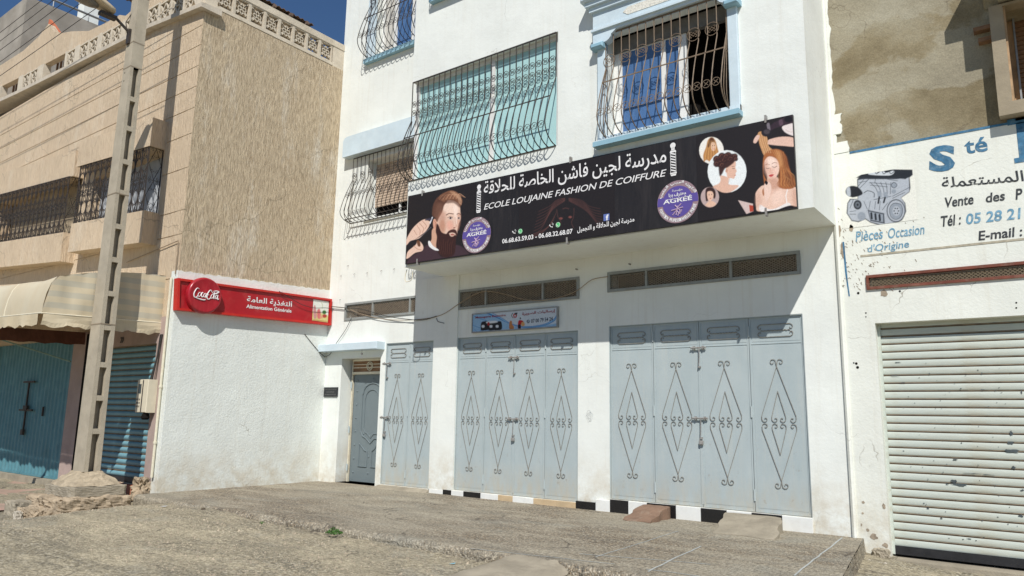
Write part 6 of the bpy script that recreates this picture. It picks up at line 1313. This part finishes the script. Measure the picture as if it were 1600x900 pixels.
# painted engine
ZG=(1280,200,3.75); pa=onY(1318,358,Y0); pc=onY(1428,262,Y0)
G1=(172,178,186); G2=(142,150,160); DK=(34,38,44); OUT=(44,50,58)
p=Paint(ZG,'y',Y0-.0085,pa[0],pc[0],pa[2]-.0,pc[2]+.02,.0055,(228,228,218))
p.poly([(165,440),(180,415),(225,415),(222,300),(260,265),(300,242),(545,245),(548,275),(530,290),(535,350),(530,375),(480,410),(505,440),(510,490),(485,540),(440,560),(380,578),(300,555),(270,535),(230,552),(190,545),(160,500)],OUT,3,False)
p.poly([(170,440),(185,420),(228,418),(228,305),(262,300),(450,300),(525,290),(528,372),(478,408),(500,442),(505,490),(480,536),(440,554),(380,570),(302,550),(270,528),(230,546),(192,540),(166,500)],G1,3,False)
p.poly([(216,292),(262,262),(300,240),(545,245),(546,272),(505,300),(455,292),(330,292)],DK,3,False); p.poly([(290,262),(320,248),(345,262),(370,250),(395,262),(430,250),(440,260),(410,278),(300,274)],(196,202,208),2.5)
for x_ in (325,368,410): p.curve([(x_,252),(x_+10,268),(x_+28,256)],4,DK,2)
p.ell(190,372,36,32,DK,3); p.poly([(180,345),(225,345),(255,385),(210,405),(185,400)],(26,28,34),3); p.poly([(160,360),(178,345),(184,395),(165,395)],G1,3)
p.ell(225,450,24,28,DK,3); p.ell(225,450,15,18,(96,102,110),3); p.ell(225,450,6,7,DK,2); p.ell(248,517,24,26,G2,2.5); 
p.ell(290,395,34,26,G1,3); p.curve([(262,380),(285,368),(320,380),(322,405)],4,OUT,2)
p.ell(450,485,55,68,OUT,3); p.ell(450,485,50,62,G1,3); p.ell(452,486,38,48,G2,3); p.ell(452,486,22,28,G1,3); p.ell(452,486,22,28,OUT,2,.0)
for t in range(6): p.ell(452+13*math.cos(t*1.05),486+17*math.sin(t*1.05),4,4,DK,2)
p.curve([(448,440),(480,450),(488,490),(474,525),(445,535),(418,515),(414,470),(430,445),(448,440)],3,OUT,2)
p.poly([(284,480),(380,500),(384,560),(300,545)],OUT,3,False); p.poly([(290,488),(374,506),(376,552),(302,538)],G2,3,False)
for k in range(3): p.line([(305+k*24,500+k*5),(308+k*24,530+k*5)],12,DK,2)
for k in range(5): p.curve([(300+k*30,320),(330+k*22,350),(345+k*18,385)],3.5,OUT,2,.9)
for a_,c_ in (((295,320),(420,330)),((300,335),(400,345)),((262,300),(225,345)),((290,300),(240,350)),((235,320),(280,310)),((430,400),(525,350)),((430,412),(500,378)),((400,300),(460,310)),((320,420),(420,400)),((400,440),(370,480)),((300,430),(290,480)),((330,430),(325,475)),((358,430),(352,480)),((180,490),(215,485)),((180,505),(215,505)),((200,420),(180,470)),((262,430),(282,475)),((330,300),(325,320))): p.line([a_,c_],3,OUT,1.8,.9)
p.poly([(340,375),(360,372),(366,402),(346,405)],G2,2.5); p.poly([(376,380),(396,378),(402,408),(382,410)],G2,2.5); p.line([(352,405),(346,440)],10,DK,2); p.line([(386,408),(378,436)],10,DK,2); p.ell(437,335,18,16,G2,2.5); p.ell(437,372,14,13,G2,2.5); p.curve([(420,335),(437,318),(456,335),(437,352),(420,335)],3,OUT,1.8)
p.build('painted_engine',rb)
# ================================================================== SMALL THINGS
# concrete wedges in front of the widest door
def wedge(name,label,x0,x1,yf,zt,mat,seed,skew=0.):
    b=B(); nx_,ny_=8,8; rnd=random.Random(seed); vs=[]
    for j in range(ny_+1):
        for i in range(nx_+1):
            s=i/nx_; t=j/ny_; y_=yf+(9.96-yf)*t; sh_=skew*(1-t); x_=x0+(x1-x0)*s+sh_+.008*rnd.uniform(-1,1)+(.018*math.sin(j*1.7+seed) if i in (0,nx_) else 0); z_=-1.392+(zt+1.392)*min(1,(t*1.25)**.9)*(1-.05*(i in (0,nx_)))+.0035*rnd.uniform(-1,1); y_+=.03*math.sin(i*.9+seed)*(j==0); vs.append((x_,y_,z_))
    n1=len(vs); vs+=[(x_,y_,-1.43) for x_,y_,z_ in vs]; g=lambda i,j:j*(nx_+1)+i
    fs=[(g(i,j),g(i+1,j),g(i+1,j+1),g(i,j+1)) for j in range(ny_) for i in range(nx_)]
    for i in range(nx_): fs+= [(g(i,0),n1+g(i,0),n1+g(i+1,0),g(i+1,0)),(g(i,ny_),g(i+1,ny_),n1+g(i+1,ny_),n1+g(i,ny_))]
    for j in range(ny_): fs+= [(g(0,j),g(0,j+1),n1+g(0,j+1),n1+g(0,j)),(g(nx_,j),n1+g(nx_,j),n1+g(nx_,j+1),g(nx_,j+1))]
    b.add(vs,fs); inst(name,b.mesh(name,mat),None,(0,0,0),label=label,cat='ramp',group='wedge ramps at the widest garage door')
wedge('door_ramp','small brown-painted concrete wedge ramp at the widest garage door',-5.02,-4.60,9.32,-1.235,RUSTPL,3)
wedge('door_ramp','larger bare grey concrete wedge ramp nearer the right end of the widest garage door',-3.80,-3.05,9.10,-1.24,RAMPC,5,.18)
# side cheek of the brown wedge, plinth rubble, loose stones, litter
def stone(px_,py_,z_,s,seed,label,mat=GREYOBJ):
    p_=onZ(px_,py_,z_); b=rough_block(p_[0]-s,p_[0]+s,p_[1]-s*.7,p_[1]+s*.7,z_-.02,z_+s*.8,2,s*.22,seed,.35); o=inst('loose_stone',b.mesh('loose_stone',mat),None,(0,0,0),label=label,cat='stone',group='loose stones on the ground')
stone(1358,882,-1.63,.05,1,'white plaster lump beside the broken corner left of the roller shutter'); stone(1379,886,-1.63,.06,2,'flat pale stone in front of the roller shutter sill'); stone(583,846,-1.50,.06,3,'grey stone chip lying below the terrace kerb',RAMPC)
rough_block(-2.02,-1.80,9.86,10.02,-1.72,-1.50,5,.010,12,.3,1).build('broken_wall_corner',RAMPC,rb)
rough_block(-12.88,-12.60,6.42,6.72,-1.50,-1.17,5,.02,15,.25,1).build('crumbled_corner',DIRT,bb)
b=B(); b.box(-13.06,-12.9,6.46,6.52,-1.5,-1.30); tag(inst('terracotta_tile',b.mesh('terracotta_tile',simple('terracotta',(.36,.13,.07),.8,.15,8)),None,(0,0,0)),'terracotta tile standing upright between the pole footing and the white wall','tile')
def weed(px_,py_,z_,n,s,seed,mat,label):
    p_=onZ(px_,py_,z_); rnd=random.Random(seed); b=B()
    for k in range(n):
        a=rnd.uniform(0,6.28); r_=s*rnd.random()**.6; c=np.array([p_[0]+r_*math.cos(a),p_[1]+r_*math.sin(a)*.8,z_+s*.15+(1-r_/s)*s*.7*rnd.random()]); l=s*rnd.uniform(.13,.3); d=np.array([rnd.uniform(-1,1),rnd.uniform(-1,1),rnd.uniform(-.1,1)]); d/=np.linalg.norm(d); e=np.cross(d,[rnd.uniform(-1,1),rnd.uniform(-1,1),.3]); e/=np.linalg.norm(e)+1e-6
        b.add([c-d*l*.5,c+e*l*.35,c+d*l*.6,c-e*l*.35],[(0,1,2,3)])
    for k in range(6): a=k*1.05; b.tube([(p_[0],p_[1],z_-.01),(p_[0]+s*.5*math.cos(a),p_[1]+s*.4*math.sin(a),z_+s*.45)],.003,3)
    tag(inst('weed_plant',b.mesh('weed_plant',mat),None,(0,0,0)),label,'plant','weeds along the terrace edge')
weed(522,835,-1.46,170,.115,1,LEAFM,'green leafy weed growing at the foot of the terrace kerb'); weed(318,797,-1.43,60,.06,2,LEAFD,'dry dark weed at the left end of the terrace edge'); weed(409,818,-1.44,26,.05,3,LEAFM,'tiny green sprout on the crumbled terrace edge'); weed(862,897,-1.52,40,.07,4,LEAFM,'small green weed beside the concrete ramp at the bottom of the photo')
weed(197,753,-1.3,30,.06,6,LEAFD,'dry twig at the foot of the teal shutter')
def scrap(px_,py_,z_,s,col,label):
    p_=onZ(px_,py_,z_); b=B(); b.add([(p_[0]-s,p_[1]-s*.5,z_+.004),(p_[0]+s,p_[1]-s*.3,z_+.012),(p_[0]+s*.8,p_[1]+s*.6,z_+.02),(p_[0]-s*.7,p_[1]+s*.4,z_+.008)],[(0,1,2,3)]); tag(inst('paper_scrap',b.mesh('paper_scrap',simple('scrap_'+str(px_),col,.7))),label,'litter','scraps of litter')
scrap(256,792,-1.43,.06,(.75,.75,.75),'white paper scrap near the left end of the terrace'); scrap(707,882,-1.5,.035,(.2,.42,.5),'small blue plastic scrap on the street below the kerb')
# gravel and small stones strewn over the street
b=B(); random.seed(33)
for _ in range(5200):
    x_=random.uniform(-12,-2.2); y_=random.uniform(3.8,6.2)
    if x_>-4.9 and y_>4.5: continue
    z_=float(street_z(np.array(x_),np.array(y_))); s=random.uniform(.004,.013)*(1.8 if random.random()<.05 else 1); a=random.random()*3; c,d=math.cos(a)*s,math.sin(a)*s
    b.add([(x_-c,y_-d,z_-.003),(x_+d,y_-c,z_-.003),(x_+c*1.3,y_+d,z_-.003),(x_-d,y_+c,z_-.003),(x_+.2*s,y_,z_+s*.9)],[(0,1,4),(1,2,4),(2,3,4),(3,0,4)])
inst('street_grit',b.mesh('street_grit',simple('mixed_grit',(.36,.3,.22),.95,.5,3)),None,(0,0,0),label='loose grit scattered over the dusty street',kind='stuff')
# houses across the street (behind the viewer): they are what the glass reflects
# ------------------------------------------------------------------ lift everything so that the street lies near z=0
for o in list(COL.objects):
    if o.parent is None and o.type in {'MESH','EMPTY'}: o.location.z+=LIFT
